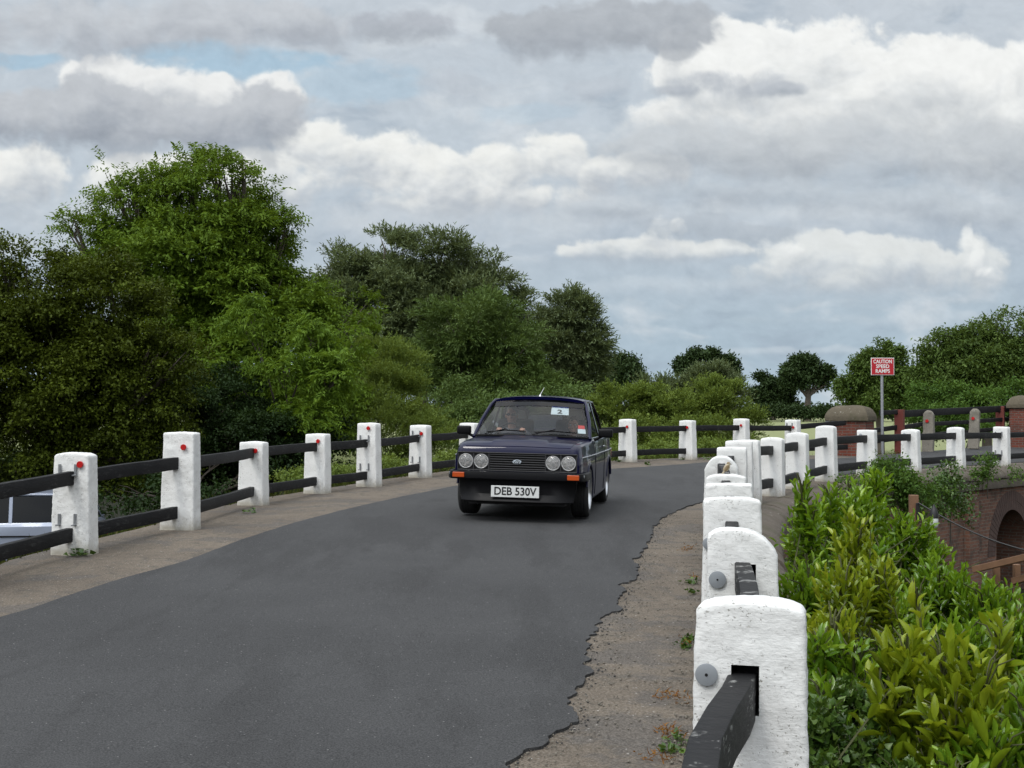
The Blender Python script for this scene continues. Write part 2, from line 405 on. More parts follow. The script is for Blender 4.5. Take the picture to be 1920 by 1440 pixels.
def mk_white_paint():
    m, t, b = material('white_masonry_paint', rough=.62, spec=.35)
    p = opos(t)
    tone = t.noise(p, 3.0, 5, .6)
    c = t.mix(t.mapr(tone, .3, .75), (.755, .755, .74, 1), (.67, .675, .66, 1))
    # chips and pits: small, irregular, clustered
    cl = t.mapr(t.noise(p, 5, 4, .6), .46, .58)
    v = t.noise(t.mapping(p, (1, 1, 1.6)), 85, 3, .65)
    chip = t.math('MULTIPLY', t.mapr(v, .60, .645), cl)
    v2 = t.noise(p, 34, 5, .7)
    chip = t.math('MAXIMUM', chip, t.math('MULTIPLY', t.mapr(v2, .635, .66), t.mapr(cl, 0, 1, .35, 1)))
    c = t.mix(chip, c, (.33, .32, .29, 1))
    z = t.sep(p)[2]
    gr = t.math('MULTIPLY', t.mapr(t.math('ADD', z, t.math('MULTIPLY', t.noise(p, 11, 5, .65), .26)), .30, .10), .80)
    c = t.mix(gr, c, (.30, .27, .20, 1))
    streak = t.mapr(t.noise(t.mapping(p, (22, 22, 1.3)), 1.0, 4, .6), .62, .80, 0, .22)
    c = t.mix(streak, c, (.47, .47, .42, 1))
    t.put(b.inputs['Base Color'], c)
    br = t.noise(t.mapping(p, (26, 26, 95), rot=(.3, .2, 0)), 1, 4, .65)
    lump = t.noise(p, 16, 4, .6)
    h = t.math('ADD', t.math('MULTIPLY', br, .35), t.math('SUBTRACT', lump, t.math('MULTIPLY', chip, .5)))
    bump(t, b, h, .55, .012)
    M['white'] = m
mk_white_paint()

def mk_rail(name='rail', worn=0.0):
    m, t, b = material('black_painted_timber', rough=.62, spec=.2)
    p = opos(t)
    c = t.mix(t.noise(p, 5, 5, .6), (.006, .006, .007, 1), (.016, .016, .017, 1))
    f = t.noise(t.mapping(p, (10, 10, 55)), 1, 5, .7)
    fl = t.math('MULTIPLY', t.mapr(f, .55, .60), t.mapr(t.noise(p, 4, 4, .6), .47, .58))
    c = t.mix(t.math('MULTIPLY', fl, .12 + .65 * worn), c, (.26, .26, .25, 1))
    t.put(b.inputs['Base Color'], c)
    bump(t, b, t.noise(t.mapping(p, (14, 14, 60)), 1, 4, .6), .5, .01)
    M[name] = m
mk_rail(); mk_rail('rail_worn', 1.0)

def mk_asphalt():
    m, t, b = material('asphalt', rough=.86, spec=.3)
    p = gpos(t)
    c = t.mix(t.mapr(t.noise(p, .55, 6, .62), .36, .64), (.027, .0275, .029, 1), (.042, .0425, .044, 1))
    # worn darker smears along the wheel paths
    sm = t.mapr(t.noise(t.mapping(p, (1.9, .45, 1), rot=(0, 0, -.30)), 1.0, 5, .62), .49, .62)
    c = t.mix(t.math('MULTIPLY', sm, .7), c, (.015, .015, .016, 1))
    fine = t.noise(p, 110, 3, .7)
    c = t.mix(t.mapr(fine, .30, .72, 0, 1), t.mix(.6, c, (.012, .012, .013, 1)), t.mix(.22, c, (.20, .20, .20, 1)))
    st = t.voro(p, 38, 'Distance')
    pick = t.mapr(t.noise(p, 31, 2, .5), .60, .66)
    c = t.mix(t.math('MULTIPLY', t.mapr(st, .22, .10), pick), c, (.24, .24, .235, 1))
    t.put(b.inputs['Base Color'], c)
    bump(t, b, t.math('ADD', fine, t.math('MULTIPLY', t.noise(p, 260, 2, .6), .6)), .7, .004)
    M['asphalt'] = m
mk_asphalt()

def mk_verge():
    m, t, b = material('worn_concrete_verge', rough=.9, spec=.25)
    p = gpos(t)
    big = t.noise(p, .9, 5, .6)
    c = t.mix(t.mapr(big, .3, .7), (.105, .082, .060, 1), (.190, .155, .116, 1))
    med = t.noise(p, 7, 5, .65)
    c = t.mix(t.mapr(med, .50, .66, 0, .85), c, (.075, .066, .052, 1))
    tar = t.mapr(t.noise(t.vmath('ADD', p, (7, 3, 0)), 1.5, 6, .68), .50, .58)
    c = t.mix(t.math('MULTIPLY', tar, .7), c, (.080, .074, .070, 1))
    g = t.noise(p, 80, 3, .7)
    c = t.mix(t.mapr(g, .35, .7), t.mix(.5, c, (.05, .042, .035, 1)), t.mix(.20, c, (.42, .38, .34, 1)))
    st = t.math('MULTIPLY', t.mapr(t.voro(p, 30), .26, .12), t.mapr(t.noise(p, 24, 2, .5), .58, .64))
    c = t.mix(st, c, (.36, .34, .31, 1))
    cr = t.voro(t.vmath('ADD', p, t.vmath('SCALE', t.noise(p, 3, 3, .6, 0, 'Color'), None)), .85, 'Distance', 'DISTANCE_TO_EDGE')
    c = t.mix(t.mapr(cr, .006, .002, 0, .35), c, (.035, .03, .025, 1))
    t.put(b.inputs['Base Color'], c)
    bump(t, b, t.math('ADD', g, t.math('MULTIPLY', med, 2.2)), .8, .012)
    M['verge'] = m
mk_verge()

def mk_brick(name, c1, c2, mort, sc=1.0, dirt=.5):
    m, t, b = material(name, rough=.88, spec=.2)
    tc = t.n.new('ShaderNodeUVMap')
    br = t.n.new('ShaderNodeTexBrick'); br.offset = .5
    p = gpos(t)
    wob = t.vmath('MULTIPLY', t.vmath('SUBTRACT', t.noise(p, 5, 3, .5, 0, 'Color'), (.5, .5, .5)), (.03, .02, 0))
    t.put(br.inputs['Vector'], t.vmath('ADD', tc.outputs[0], wob))
    br.inputs['Color1'].default_value = c1; br.inputs['Color2'].default_value = c2; br.inputs['Mortar'].default_value = mort
    br.inputs['Scale'].default_value = sc; br.inputs['Mortar Size'].default_value = .009; br.inputs['Mortar Smooth'].default_value = .2
    br.inputs['Brick Width'].default_value = .225; br.inputs['Row Height'].default_value = .075; br.inputs['Bias'].default_value = -.1
    n = t.noise(p, 2.3, 5, .65)
    c = t.mix(t.mapr(n, .45, .7, 0, dirt), br.outputs[0], (.055, .045, .038, 1))
    n2 = t.noise(p, 26, 4, .6)
    c = t.mix(t.mapr(n2, .62, .7, 0, .6), c, (.34, .30, .26, 1))
    t.put(b.inputs['Base Color'], c)
    bump(t, b, t.math('ADD', t.math('MULTIPLY', br.outputs[1], -1.0), t.math('MULTIPLY', n2, .5)), .6, .01)
    M[name] = m
mk_brick('brick_red', (.17, .048, .032, 1), (.11, .038, .028, 1), (.13, .11, .095, 1), dirt=.5)
mk_brick('brick_old', (.20, .098, .066, 1), (.12, .062, .046, 1), (.17, .145, .12, 1), dirt=.75)

def mk_stone(name, c1, c2, moss=.5):
    m, t, b = material(name, rough=.9, spec=.2)
    p = gpos(t)
    c = t.mix(t.noise(p, 3.5, 6, .65), c1, c2)
    c = t.mix(t.mapr(t.noise(p, 1.6, 5, .6), .5, .66, 0, moss), c, (.055, .058, .028, 1))
    c = t.mix(t.mapr(t.noise(p, 13, 5, .7), .62, .70, 0, .7), c, (.36, .35, .31, 1))
    c = t.mix(t.mapr(t.noise(t.vmath('ADD', p, (9, 1, 4)), 20, 4, .7), .6, .72, 0, .7), c, (.03, .028, .024, 1))
    t.put(b.inputs['Base Color'], c)
    bump(t, b, t.noise(p, 22, 6, .7), .8, .02)
    M[name] = m
mk_stone('coping', (.075, .062, .05, 1), (.15, .13, .108, 1), .45)
mk_stone('sandstone', (.075, .064, .046, 1), (.13, .11, .08, 1), .6)
mk_stone('weathered_stone', (.17, .155, .13, 1), (.27, .25, .215, 1), .3)

def mk_ground():
    m, t, b = material('meadow', rough=.95, spec=.15)
    p = gpos(t)
    c = t.mix(t.mapr(t.noise(p, .05, 5, .6), .35, .65), (.085, .115, .032, 1), (.165, .185, .075, 1))
    c = t.mix(t.mapr(t.noise(p, 1.5, 5, .65), .45, .7, 0, .5), c, (.055, .06, .022, 1))
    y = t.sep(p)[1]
    c = t.mix(t.mapr(y, 70, 45), c, t.mix(t.noise(p, 2, 5, .6), (.008, .009, .005, 1), (.022, .024, .012, 1)))  # near ground darkened in its colour, standing in for shade below the trees
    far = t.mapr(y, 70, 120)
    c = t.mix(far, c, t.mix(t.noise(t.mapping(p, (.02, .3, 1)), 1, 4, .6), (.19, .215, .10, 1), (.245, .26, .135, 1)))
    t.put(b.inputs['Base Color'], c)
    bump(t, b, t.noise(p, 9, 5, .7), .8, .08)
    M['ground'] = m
    m, t, b = material('bank_soil', rough=.95, spec=.15)
    p = gpos(t)
    c = t.mix(t.noise(p, 2.5, 5, .65), (.014, .013, .008, 1), (.032, .034, .013, 1))
    t.put(b.inputs['Base Color'], c); bump(t, b, t.noise(p, 12, 5, .7), 1, .05)
    M['soil'] = m
mk_ground()

def mk_leaf(name, dark, mid, light, trans=.25, rough=.6, spec=.12, vein=False):
    m = bpy.data.materials.new(name); m.use_nodes = True; t = NT(m.node_tree)
    b = m.node_tree.nodes['Principled BSDF']; out = m.node_tree.nodes['Material Output']
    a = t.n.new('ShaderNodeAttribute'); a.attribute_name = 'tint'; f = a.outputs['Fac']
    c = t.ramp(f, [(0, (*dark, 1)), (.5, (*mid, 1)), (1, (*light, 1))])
    if vein:
        p = opos(t); n = t.noise(p, 40, 4, .6)
        c = t.mix(t.mapr(n, .35, .7, 0, .3), c, (dark[0], dark[1] * .9, dark[2], 1))
    t.put(b.inputs['Base Color'], c); b.inputs['Roughness'].default_value = rough; b.inputs['Specular IOR Level'].default_value = spec
    tr = t.n.new('ShaderNodeBsdfTranslucent'); t.put(tr.inputs[0], t.mix(.5, c, (light[0] * 1.3, light[1] * 1.2, light[2] * .5, 1)))
    mx = t.n.new('ShaderNodeMixShader'); mx.inputs[0].default_value = trans
    t.l.new(b.outputs[0], mx.inputs[1]); t.l.new(tr.outputs[0], mx.inputs[2]); t.l.new(mx.outputs[0], out.inputs[0])
    M[name] = m
mk_leaf('leaf_ash', (.055, .095, .010), (.098, .165, .016), (.16, .24, .030), .28)
mk_leaf('leaf_ash_dark', (.045, .075, .018), (.078, .125, .028), (.13, .19, .045), .22)
mk_leaf('leaf_ash_light', (.06, .11, .012), (.105, .18, .02), (.16, .25, .03), .34)
mk_leaf('leaf_hawthorn', (.028, .040, .004), (.050, .070, .006), (.10, .135, .012), .18)
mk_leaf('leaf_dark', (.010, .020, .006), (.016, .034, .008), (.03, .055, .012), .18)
mk_leaf('leaf_willow', (.070, .095, .040), (.105, .140, .062), (.19, .23, .125), .2)
mk_leaf('leaf_willow_green', (.052, .088, .022), (.082, .130, .034), (.135, .195, .06), .22)
mk_leaf('leaf_sallow', (.075, .115, .022), (.125, .178, .036), (.20, .26, .06), .28)
mk_leaf('leaf_oak', (.020, .036, .014), (.034, .058, .020), (.055, .09, .032), .15)
mk_leaf('leaf_bright', (.04, .085, .016), (.07, .135, .024), (.11, .18, .035), .28)
mk_leaf('leaf_laurel', (.055, .13, .008), (.125, .245, .014), (.26, .40, .03), .34, .26, .6, True)
mk_leaf('leaf_laurel_yellow', (.09, .15, .008), (.19, .27, .012), (.34, .40, .03), .34, .28, .55, True)
mk_leaf('leaf_ivy', (.025, .06, .010), (.055, .115, .016), (.11, .18, .028), .2, .38, .45, True)
mk_leaf('grass_blade', (.04, .06, .012), (.07, .105, .02), (.15, .14, .05), .25)
mk_leaf('leaf_russet', (.14, .05, .015), (.24, .10, .02), (.34, .17, .03), .25)
simple('bark', (.075, .062, .048), .9, var=.4, scale=14, bmp=.8)
simple('twig', (.06, .065, .02), .7, var=.3, scale=30)

# ------------------------------------------------------------ road surface height
# (u, v, Y): where the foot of each post meets the ground in the photograph and how far off it stands
def base_pt(u, v, Y):
    p = at(u, v, Y); return (p.x, p.y, p.z)
LF = [  # left fence: u centre, v top, v base, Y, tangent angle
    (140, 848, 1040, 12.0, 8), (338, 810, 990, 13.7, 9), (475, 828, 948, 17.4, 15), (595, 813, 925, 19.6, 22),
    (692, 793, 912, 21.0, 24), (788, 797, 895, 23.0, 28), (880, 793, 884, 24.6, 33), (975, 789, 876, 25.8, 36), (1075, 788, 870, 26.9, 39),
    (1177, 786, 866, 28.2, 41), (1290, 788, 861, 29.5, 43), (1390, 785, 858, 30.6, 45), (1487, 787, 856, 31.8, 46)]
RF = [  # right fence: u centre, v top, height above ground h, Y, width px
    (1404, 1122, 4.17), (1392, 990, 6.5), (1371, 932, 7.9), (1368, 906, 9.7), (1361, 889, 11.3), (1352, 855, 13.6), (1371, 838, 15.3), (1385, 826, 16.9),
    (1402, 825, 18.3), (1447, 820, 20.2), (1495, 811, 21.8), (1549, 798, 23.4), (1625, 806, 25.0), (1708, 805, 26.6), (1792, 801, 28.4), (1877, 800, 30.4)]
RB = [1.55, 1.50, 1.44, 1.40, 1.36, 1.30, 1.27, 1.25, 1.24, 1.27, 1.24, 1.19, 1.17, 1.17, 1.17, 1.19]
cps = [base_pt(u, vb, Y) for (u, vt, vb, Y, a) in LF]
RP = []
for (u, vt, Y), h in zip(RF, RB):
    p = at(u, vt, Y); RP.append((p.x, p.y, CH - h, p.z)); cps.append((p.x, p.y, CH - h))
cps += [(-4.35, 10, CH - 1.36), (-4.6, 7.5, CH - 1.44), (-4.8, 4, CH - 1.52), (-5, 0, CH - 1.55), (.3, 1.5, CH - 1.57), (0, -3, CH - 1.55), (-4.5, -4, CH - 1.55), (-2, 4, CH - 1.53),
        (.75, 15.3, CH - 1.215), (-.6, 15.5, CH - 1.19), (1.2, 17.6, CH - 1.20), (-.1, 17.7, CH - 1.18), (0, 16.4, CH - 1.195), (.4, 14.6, CH - 1.23), (14.5, 32.5, CH - 1.16), (18, 36, CH - 1.1), (9.0, 36, CH - 1.02), (14, 40, CH - .98), (22, 46, CH - .95)]
cps = np.array(cps)
def _tps():
    n = len(cps); d = np.linalg.norm(cps[:, None, :2] - cps[None, :, :2], axis=2) + 1e-9
    K = d ** 2 * np.log(d) + np.eye(n) * 3.0
    P = np.c_[np.ones(n), cps[:, :2]]
    A = np.block([[K, P], [P.T, np.zeros((3, 3))]])
    return np.linalg.solve(A, np.r_[cps[:, 2], 0, 0, 0])
_w = _tps()
def H(x, y):
    x = np.atleast_1d(np.asarray(x, float)); y = np.atleast_1d(np.asarray(y, float)); s = x.shape
    X = x.ravel(); Yv = y.ravel()
    d = np.hypot(X[:, None] - cps[None, :, 0], Yv[:, None] - cps[None, :, 1]) + 1e-9
    r = (d ** 2 * np.log(d)) @ _w[:-3] + _w[-3] + _w[-2] * X + _w[-1] * Yv
    return r.reshape(s)
def Hs(x, y): return float(H(x, y)[0])
def hit(u, v):
    """where the ray through a pixel meets the road surface"""
    lo, hi = 1.5, 60.0
    for i in range(400):
        Y = 1.5 + i * .12; p = at(u, v, Y)
        if p.z < Hs(p.x, p.y): hi = Y; lo = Y - .12; break
    for _ in range(18):
        Y = (lo + hi) / 2; p = at(u, v, Y)
        if p.z < Hs(p.x, p.y): hi = Y
        else: lo = Y
    return at(u, v, hi)

def resample(pts, n):
    pts = np.array(pts, float); d = np.r_[0, np.cumsum(np.linalg.norm(np.diff(pts, axis=0), axis=1))]
    t = np.linspace(0, d[-1], n); return np.stack([np.interp(t, d, pts[:, k]) for k in range(pts.shape[1])], 1)
def offset_line(pts, off):
    """shift a plan polyline to its right by off"""
    pts = np.array(pts, float)[:, :2]; T = np.gradient(pts, axis=0); T /= np.linalg.norm(T, axis=1)[:, None]
    return pts + np.stack([T[:, 1], -T[:, 0]], 1) * off
def smoothline(pts, n, k=9):
    p = resample(pts, n); 
    q = np.pad(p, ((k, k), (0, 0)), 'reflect', reflect_type='odd')
    w = np.ones(2 * k + 1) / (2 * k + 1)
    return np.stack([np.convolve(q[:, i], w, 'valid') for i in range(p.shape[1])], 1)

left_plan = [(-5.2, -8), (-5.0, 0), (-4.8, 4), (-4.6, 7.5), (-4.38, 10)] + [tuple(base_pt(u, vb, Y)[:2]) for (u, vt, vb, Y, a) in LF] + [(8.6, 33.3), (11.2, 35.3), (14, 37.6), (19, 42), (26, 48)]
right_plan = [(-.1, -8), (.05, -3), (.25, 0), (.42, 2.0)] + [(p[0], p[1]) for p in RP] + [(14.0, 32.6), (16.5, 34.9), (20, 38), (28, 45)]
LL = smoothline(left_plan, 260, 4); RL = smoothline(right_plan, 260, 4)

def strip(A, B, n_across, dz, name, m, kind='structure', disp=0, skirt=0, bowl=None):
    A = np.asarray(A); B = np.asarray(B); n = len(A)
    s = np.linspace(0, 1, n_across)
    P = A[:, None, :2] * (1 - s)[None, :, None] + B[:, None, :2] * s[None, :, None]
    Z = H(P[..., 0], P[..., 1]) + dz
    if disp:
        Q = np.concatenate([P.reshape(-1, 2), np.zeros((n * n_across, 1))], 1)
        Z = Z + (fbm(Q, 2.0, 4, 5) * disp).reshape(Z.shape)
    V = np.concatenate([P, Z[..., None]], 2)
    if skirt:
        e0 = V[:, :1].copy(); e0[..., 2] -= skirt; e1 = V[:, -1:].copy(); e1[..., 2] -= skirt
        V = np.concatenate([e0, V, e1], 1)
    mb = MB(); mb.grid(V.tolist())
    o = mb.build(name, m, smooth=40)
    tag(o, kind=kind); return o

# pavement of worn concrete and gravel: from fence to fence
def chan(A, k=3): return A
strip(offset_line(LL, -.42), offset_line(RL, .30), 70, 0, 'pavement', M['verge'], disp=.009, skirt=.5)

# the tarmac, its broken edges traced
ledge_px = [(0, 1160), (60, 1143), (150, 1112), (230, 1087), (300, 1068), (345, 1055), (380, 1042), (450, 1015), (520, 992), (600, 969), (680, 949), (760, 931), (850, 913), (950, 899), (1050, 888), (1150, 880), (1200, 877), (1260, 873), (1320, 868), (1440, 864), (1560, 861), (1620, 857), (1700, 850), (1800, 842), (1910, 832)]
redge_px = [(962, 1438), (985, 1411), (1003, 1404), (1020, 1398), (1028, 1388), (1050, 1376), (1075, 1360), (1095, 1356), (1086, 1342), (1072, 1333), (1066, 1312), (1074, 1306), (1070, 1292), (1086, 1280), (1102, 1262), (1090, 1246), (1105, 1240), (1094, 1228), (1112, 1212), (1106, 1203), (1116, 1190), (1112, 1176), (1128, 1160), (1140, 1150), (1163, 1146), (1170, 1128), (1169, 1110), (1160, 1100), (1186, 1094), (1192, 1075), (1196, 1060), (1190, 1050), (1208, 1044), (1204, 1032), (1216, 1018), (1224, 1002), (1223, 988), (1240, 976), (1250, 966), (1270, 958), (1285, 953), (1305, 946)]
lp = [(-4.0, -8), (-3.9, 0), (-3.75, 5)] + [tuple(hit(u, v)[:2]) for u, v in ledge_px]
e = np.array(lp[-1]); lp += [tuple(e + np.array([5.5, 5.0])), tuple(e + np.array([15, 13]))]
rp = [(-1.0, -8), (-.85, -3), (-.75, 1)] + [tuple(hit(u, v)[:2]) for u, v in redge_px]
ro = offset_line(right_plan, -.42)
rp = rp + [tuple(q) for q in ro if q[1] > rp[-1][1] + 1.0]
def jag(P, n, amp, seed):
    P = resample(P, n); T = np.gradient(P, axis=0); T /= np.linalg.norm(T, axis=1)[:, None] + 1e-9
    Q = np.c_[P, np.zeros(n)]; d = fbm(Q, 2.2, 6, seed) * amp + fbm(Q, 17, 4, seed + 9) * amp * .55
    return P + np.stack([T[:, 1], -T[:, 0]], 1) * d[:, None]
NL = 1700
ledge = jag(lp, NL, .014, 3); redge = jag(rp, NL, .07, 9)
strip(ledge, redge, 60, .014, 'road', M['asphalt'], skirt=.02)

# ------------------------------------------------------------ lower ground, embankment, horizon
def terrain():
    rr = np.r_[np.linspace(1, 40, 40), np.geomspace(42, 3500, 50)]
    th = np.linspace(-PI, PI, 145)
    X = rr[:, None] * np.sin(th)[None]; Yv = rr[:, None] * np.cos(th)[None] + 12
    Z = terr_z(X, Yv)
    mb = MB(); mb.grid(np.stack([X, Yv, Z], 2).tolist())
    mb.add([(0, 12, terr_s(0, 12) - .0)], [])
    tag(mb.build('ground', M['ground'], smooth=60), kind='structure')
def terr_z(X, Y):
    X = np.asarray(X, float); Y = np.asarray(Y, float)
    side = 1 / (1 + np.exp(-(X - 4 - .0 * Y) / 1.5))
    near = -1.25 * (1 - side) + -2.6 * side
    t = np.clip((Y - 45) / 180, 0, 1); t = t * t * (3 - 2 * t)
    Z = near * (1 - t) + (CH - .35) * t
    Z = Z + np.clip((Y - 225) / 2500, 0, 1) * 0
    P = np.stack([X.ravel(), Y.ravel(), 0 * X.ravel()], 1)
    Z = Z + (fbm(P, .08, 3, 2) * .25).reshape(Z.shape) * (1 - t)
    return Z
def terr_s(x, y): return float(terr_z(np.array([x]), np.array([y]))[0])
terrain()
def bank(line, off0, width, zfun, name, n=10):
    """grassy side of the embankment"""
    A = offset_line(line, off0); B = offset_line(line, off0 + math.copysign(width, off0))
    rows = []
    for a, b in zip(A, B):
        za = Hs(a[0], a[1]) - .10; zb = terr_s(b[0], b[1]) - .15
        row = []
        for j in range(n):
            s = j / (n - 1); p = a * (1 - s) + b * s
            row.append((p[0], p[1], za + (zb - za) * (s ** .8) + (random.random() - .5) * .06))
        rows.append(row)
    mb = MB(); mb.grid(rows); return tag(mb.build(name, M['soil'], smooth=80), kind='structure')
bank(LL, -.40, 2.6, None, 'embankment')
# planted bank on the garden side, falling away from the parapet wall
def rbank():
    A = offset_line(RL, .85)
    rows = []
    for a, b in zip(A, offset_line(RL, 4.5)):
        if a[1] > 17: break
        row = []
        for j in range(10):
            s = j / 9; p = a * (1 - s) + b * s
            row.append((p[0], p[1], -.75 + (-2.6 + .75) * s + (random.random() - .5) * .08))
        rows.append(row)
    mb = MB(); mb.grid(rows); tag(mb.build('planted_bank', M['soil'], smooth=80), kind='structure')
rbank()
exec_foliage = True

# ------------------------------------------------------------ fences of white posts and black rails
simple('red_reflector', (.42, .012, .012), .25, spec=.6, var=.35, scale=60)
simple('grey_disc', (.27, .29, .31), .4, metal=.2, var=.15, scale=20)
simple('galvanised', (.22, .23, .24), .5, metal=.5, var=.4, scale=50)
simple('black_hole', (.004, .004, .004), .9)

def post_bm(W, T, Hh, arch=.02, pw=2.0, seed=0, rows=22, nw=9, nt=4, amp=.006, lean=0, half=False):
    """tapered concrete post, W across the fence, T along it, arched top; origin at ground, sunk a little"""
    r = .015
    def loop(w, t):
        P = []
        hw, ht = w / 2, t / 2
        def side(a, b, n): return [(a[0] + (b[0] - a[0]) * i / n, a[1] + (b[1] - a[1]) * i / n) for i in range(n)]
        P += side((-hw + r, -ht), (hw - r, -ht), nw)
        P += [(hw - r, -ht), (hw - r * .3, -ht + r * .3)]
        P += side((hw, -ht + r), (hw, ht - r), nt)
        P += [(hw, ht - r), (hw - r * .3, ht - r * .3)]
        P += side((hw - r, ht), (-hw + r, ht), nw)
        P += [(-hw + r, ht), (-hw + r * .3, ht - r * .3)]
        P += side((-hw, ht - r), (-hw, -ht + r), nt)
        P += [(-hw, -ht + r), (-hw + r * .3, -ht + r * .3)]
        return P
    L = loop(1, 1)
    V = []; loops = []
    def top(x, w):
        q = 2 * x / w
        if half: return Hh - arch * (max(0, (q + .15) / 1.15) ** pw + .30 * max(0, (-q - .55) / .45) ** 2)
        return Hh - arch * abs(q) ** pw
    for k in range(rows + 1):
        s = k / rows; w = W * (1.07 - .11 * s); t = T * (1.10 - .16 * s)
        pts = loop(w, t); idx = []
        for (x, y) in pts:
            z = -.12 + (top(x, w) - .010 + .12) * s
            idx.append(len(V)); V.append((x + lean * z, y, z))
        loops.append(idx)
    w = W * .96; t = T * .94
    base = loop(w, t)
    for q, (sh, dz) in enumerate([(.006, -.003), (.014, 0), (.05, .001), (.5, .002)]):
        idx = []
        for (x, y) in base:
            if sh < .5:
                fx = (w / 2 - sh) / (w / 2); fy = (t / 2 - sh) / (t / 2)
            else: fx = (w / 2 - .06) / (w / 2); fy = .12
            X = x * fx; Yq = y * fy
            idx.append(len(V)); V.append((X + lean * Hh, Yq, top(X, w) + dz))
        loops.append(idx)
    F = []; n = len(L)
    for a, b in zip(loops[:-1], loops[1:]):
        for j in range(n): F.append((a[j], a[(j + 1) % n], b[(j + 1) % n], b[j]))
    F.append(tuple(loops[-1])); F.append(tuple(loops[0][::-1]))
    return V, F

def disc(mb, c, nrm, r, th=.008, n=20):
    nrm = Vector(nrm).normalized(); q = nrm.to_track_quat('Z', 'Y').to_matrix().to_4x4()
    mb.lathe([(r * .96, 0), (r, th * .3), (r, th * .7), (r * .9, th)], n, Matrix.Translation(c) @ q)
    return mb

def make_post(parent, x, y, z, top, ang, style, fine=False, seed=0, W=.36, T=.20):
    """one white post; -y of its own frame is the face that looks back along the fence"""
    Hh = top - z
    arch, pw = {'flat': (.008, 2), 'arch': (.028, 2.8), 'round': (.13, 2.6), 'half': (.125, 2.6), 'slant': (.02, 3)}[style]
    mb = MB()
    V, F = post_bm(W, T, Hh, arch, pw, seed, half=style == 'half', rows=60 if fine else 22, nw=24 if fine else 9, nt=12 if fine else 4)
    mb.add(V, F); me = mb.mesh('post')
    displace(me, .007 if fine else .008, 7 if not fine else 9, seed, 4)
    if fine: displace(me, .004, 45, seed + 5, 3)
    smooth_me(me, 50)
    o = link('post', me, M['white'], parent); o.location = (x, y, z); o.rotation_euler = (random.uniform(-.012, .012), random.uniform(-.015, .015), -R(ang))
    return o, Hh

def rail(parent, a, b, w=.07, h=.128, bow=0, sag=0, seed=0, pts=None, name='rail', m='rail'):
    if pts is None:
        a = Vector(a); b = Vector(b); t = (b - a).normalized(); sd = t.cross(Vector((0, 0, 1)))
        pts = [a.lerp(b, i / 12) + sd * bow * math.sin(PI * i / 12) + Vector((0, 0, -sag * math.sin(PI * i / 12))) for i in range(13)]
    mb = MB().ribbon(pts, w, h); me = mb.mesh(name, bevel=.008, segs=2)
    displace(me, .007, 3, seed, 3); smooth_me(me, 40)
    return link(name, me, M[m], parent)

lf = tag(empty('post_and_rail_fence', (-4.1, 12, 0)), 'white posts with red reflectors and black rails along the tree side of the road', 'fence')
lf.location = (0, 0, 0)
left_posts = [(-4.75, 6.0, CH - 1.47, CH - .5, 5, 'arch'), (-4.58, 8.0, CH - 1.42, CH - .48, 6, 'flat'), (-4.38, 10.0, CH - 1.36, CH - .40, 8, 'flat')]
lstyle = ['arch', 'flat', 'flat', 'flat', 'flat', 'flat', 'flat', 'flat', 'flat', 'flat', 'flat', 'flat', 'flat']
for (u, vt, vb, Y, a), st in zip(LF, lstyle):
    p = at(u, vb, Y); left_posts.append((p.x, p.y, Hs(p.x, p.y) - .0, at(u, vt, Y).z, a, st))
brk = {3, 7, 8, 9, 15}
refl = {3: (.10, .11), 4: (.07, .16), 5: (.08, .12), 6: (.07, .115), 7: (.055, .085), 8: (.09, .15), 9: (.06, .12), 10: (.06, .12), 11: (.06, .12), 12: (.07, .165), 13: (.07, .165), 14: (.07, .16), 15: (.09, .19)}
def brackets(zc, par, x0=-.10, x1=.055):
    for xx in (x0, x1):
        pr = [(-.106, zc + .18), (-.118, zc + .18), (-.118, zc + .085), (-.165, zc + .082), (-.165, zc + .07), (-.106, zc + .07)]
        MB().prism(pr, lambda p: (xx - .013, p[0], p[1]), lambda p: (xx + .013, p[0], p[1])).build('bracket', M['galvanised'], par, bevel=.002)
for i, (x, y, z, top, a, st) in enumerate(left_posts):
    o, Hh = make_post(lf, x, y, z, top, a, st, seed=i, fine=(i in (3, 4)))
    if i in refl:
        dx, dz = refl[i]
        mb = MB(); disc(mb, (dx, -.112 if i > 3 else -.108, Hh - dz), (0, -1, 0), .033, .018, 12)
        mb.build('reflector', M['red_reflector'], o, smooth=40)
    if i in brk:
        for zc in (.66, .20):
            brackets(zc, o)
prevs = None
for i in range(len(left_posts) - 1):
    p, q = left_posts[i], left_posts[i + 1]
    for hgt in (.71, .19):
        e0 = .0; za = p[2] + hgt; zb = q[2] + hgt
        d = (Vector((q[0], q[1], 0)) - Vector((p[0], p[1], 0))).normalized()
        rail(lf, (p[0], p[1], za), (q[0] - d.x * .04, q[1] - d.y * .04, zb), bow=random.uniform(-.03, .03), sag=random.uniform(-.01, .02), seed=i * 3 + int(hgt * 10))
# the last bay ends at the brick pier
kp = left_posts[-1]
PIER1 = at(1602, 848, 33.6)
e1 = at(1584, 793, 33.2); rail(lf, (kp[0], kp[1], kp[2] + .73), e1, seed=77)
e2 = at(1588, 838, 33.2); rail(lf, (kp[0], kp[1], kp[2] + .19), e2, seed=78)

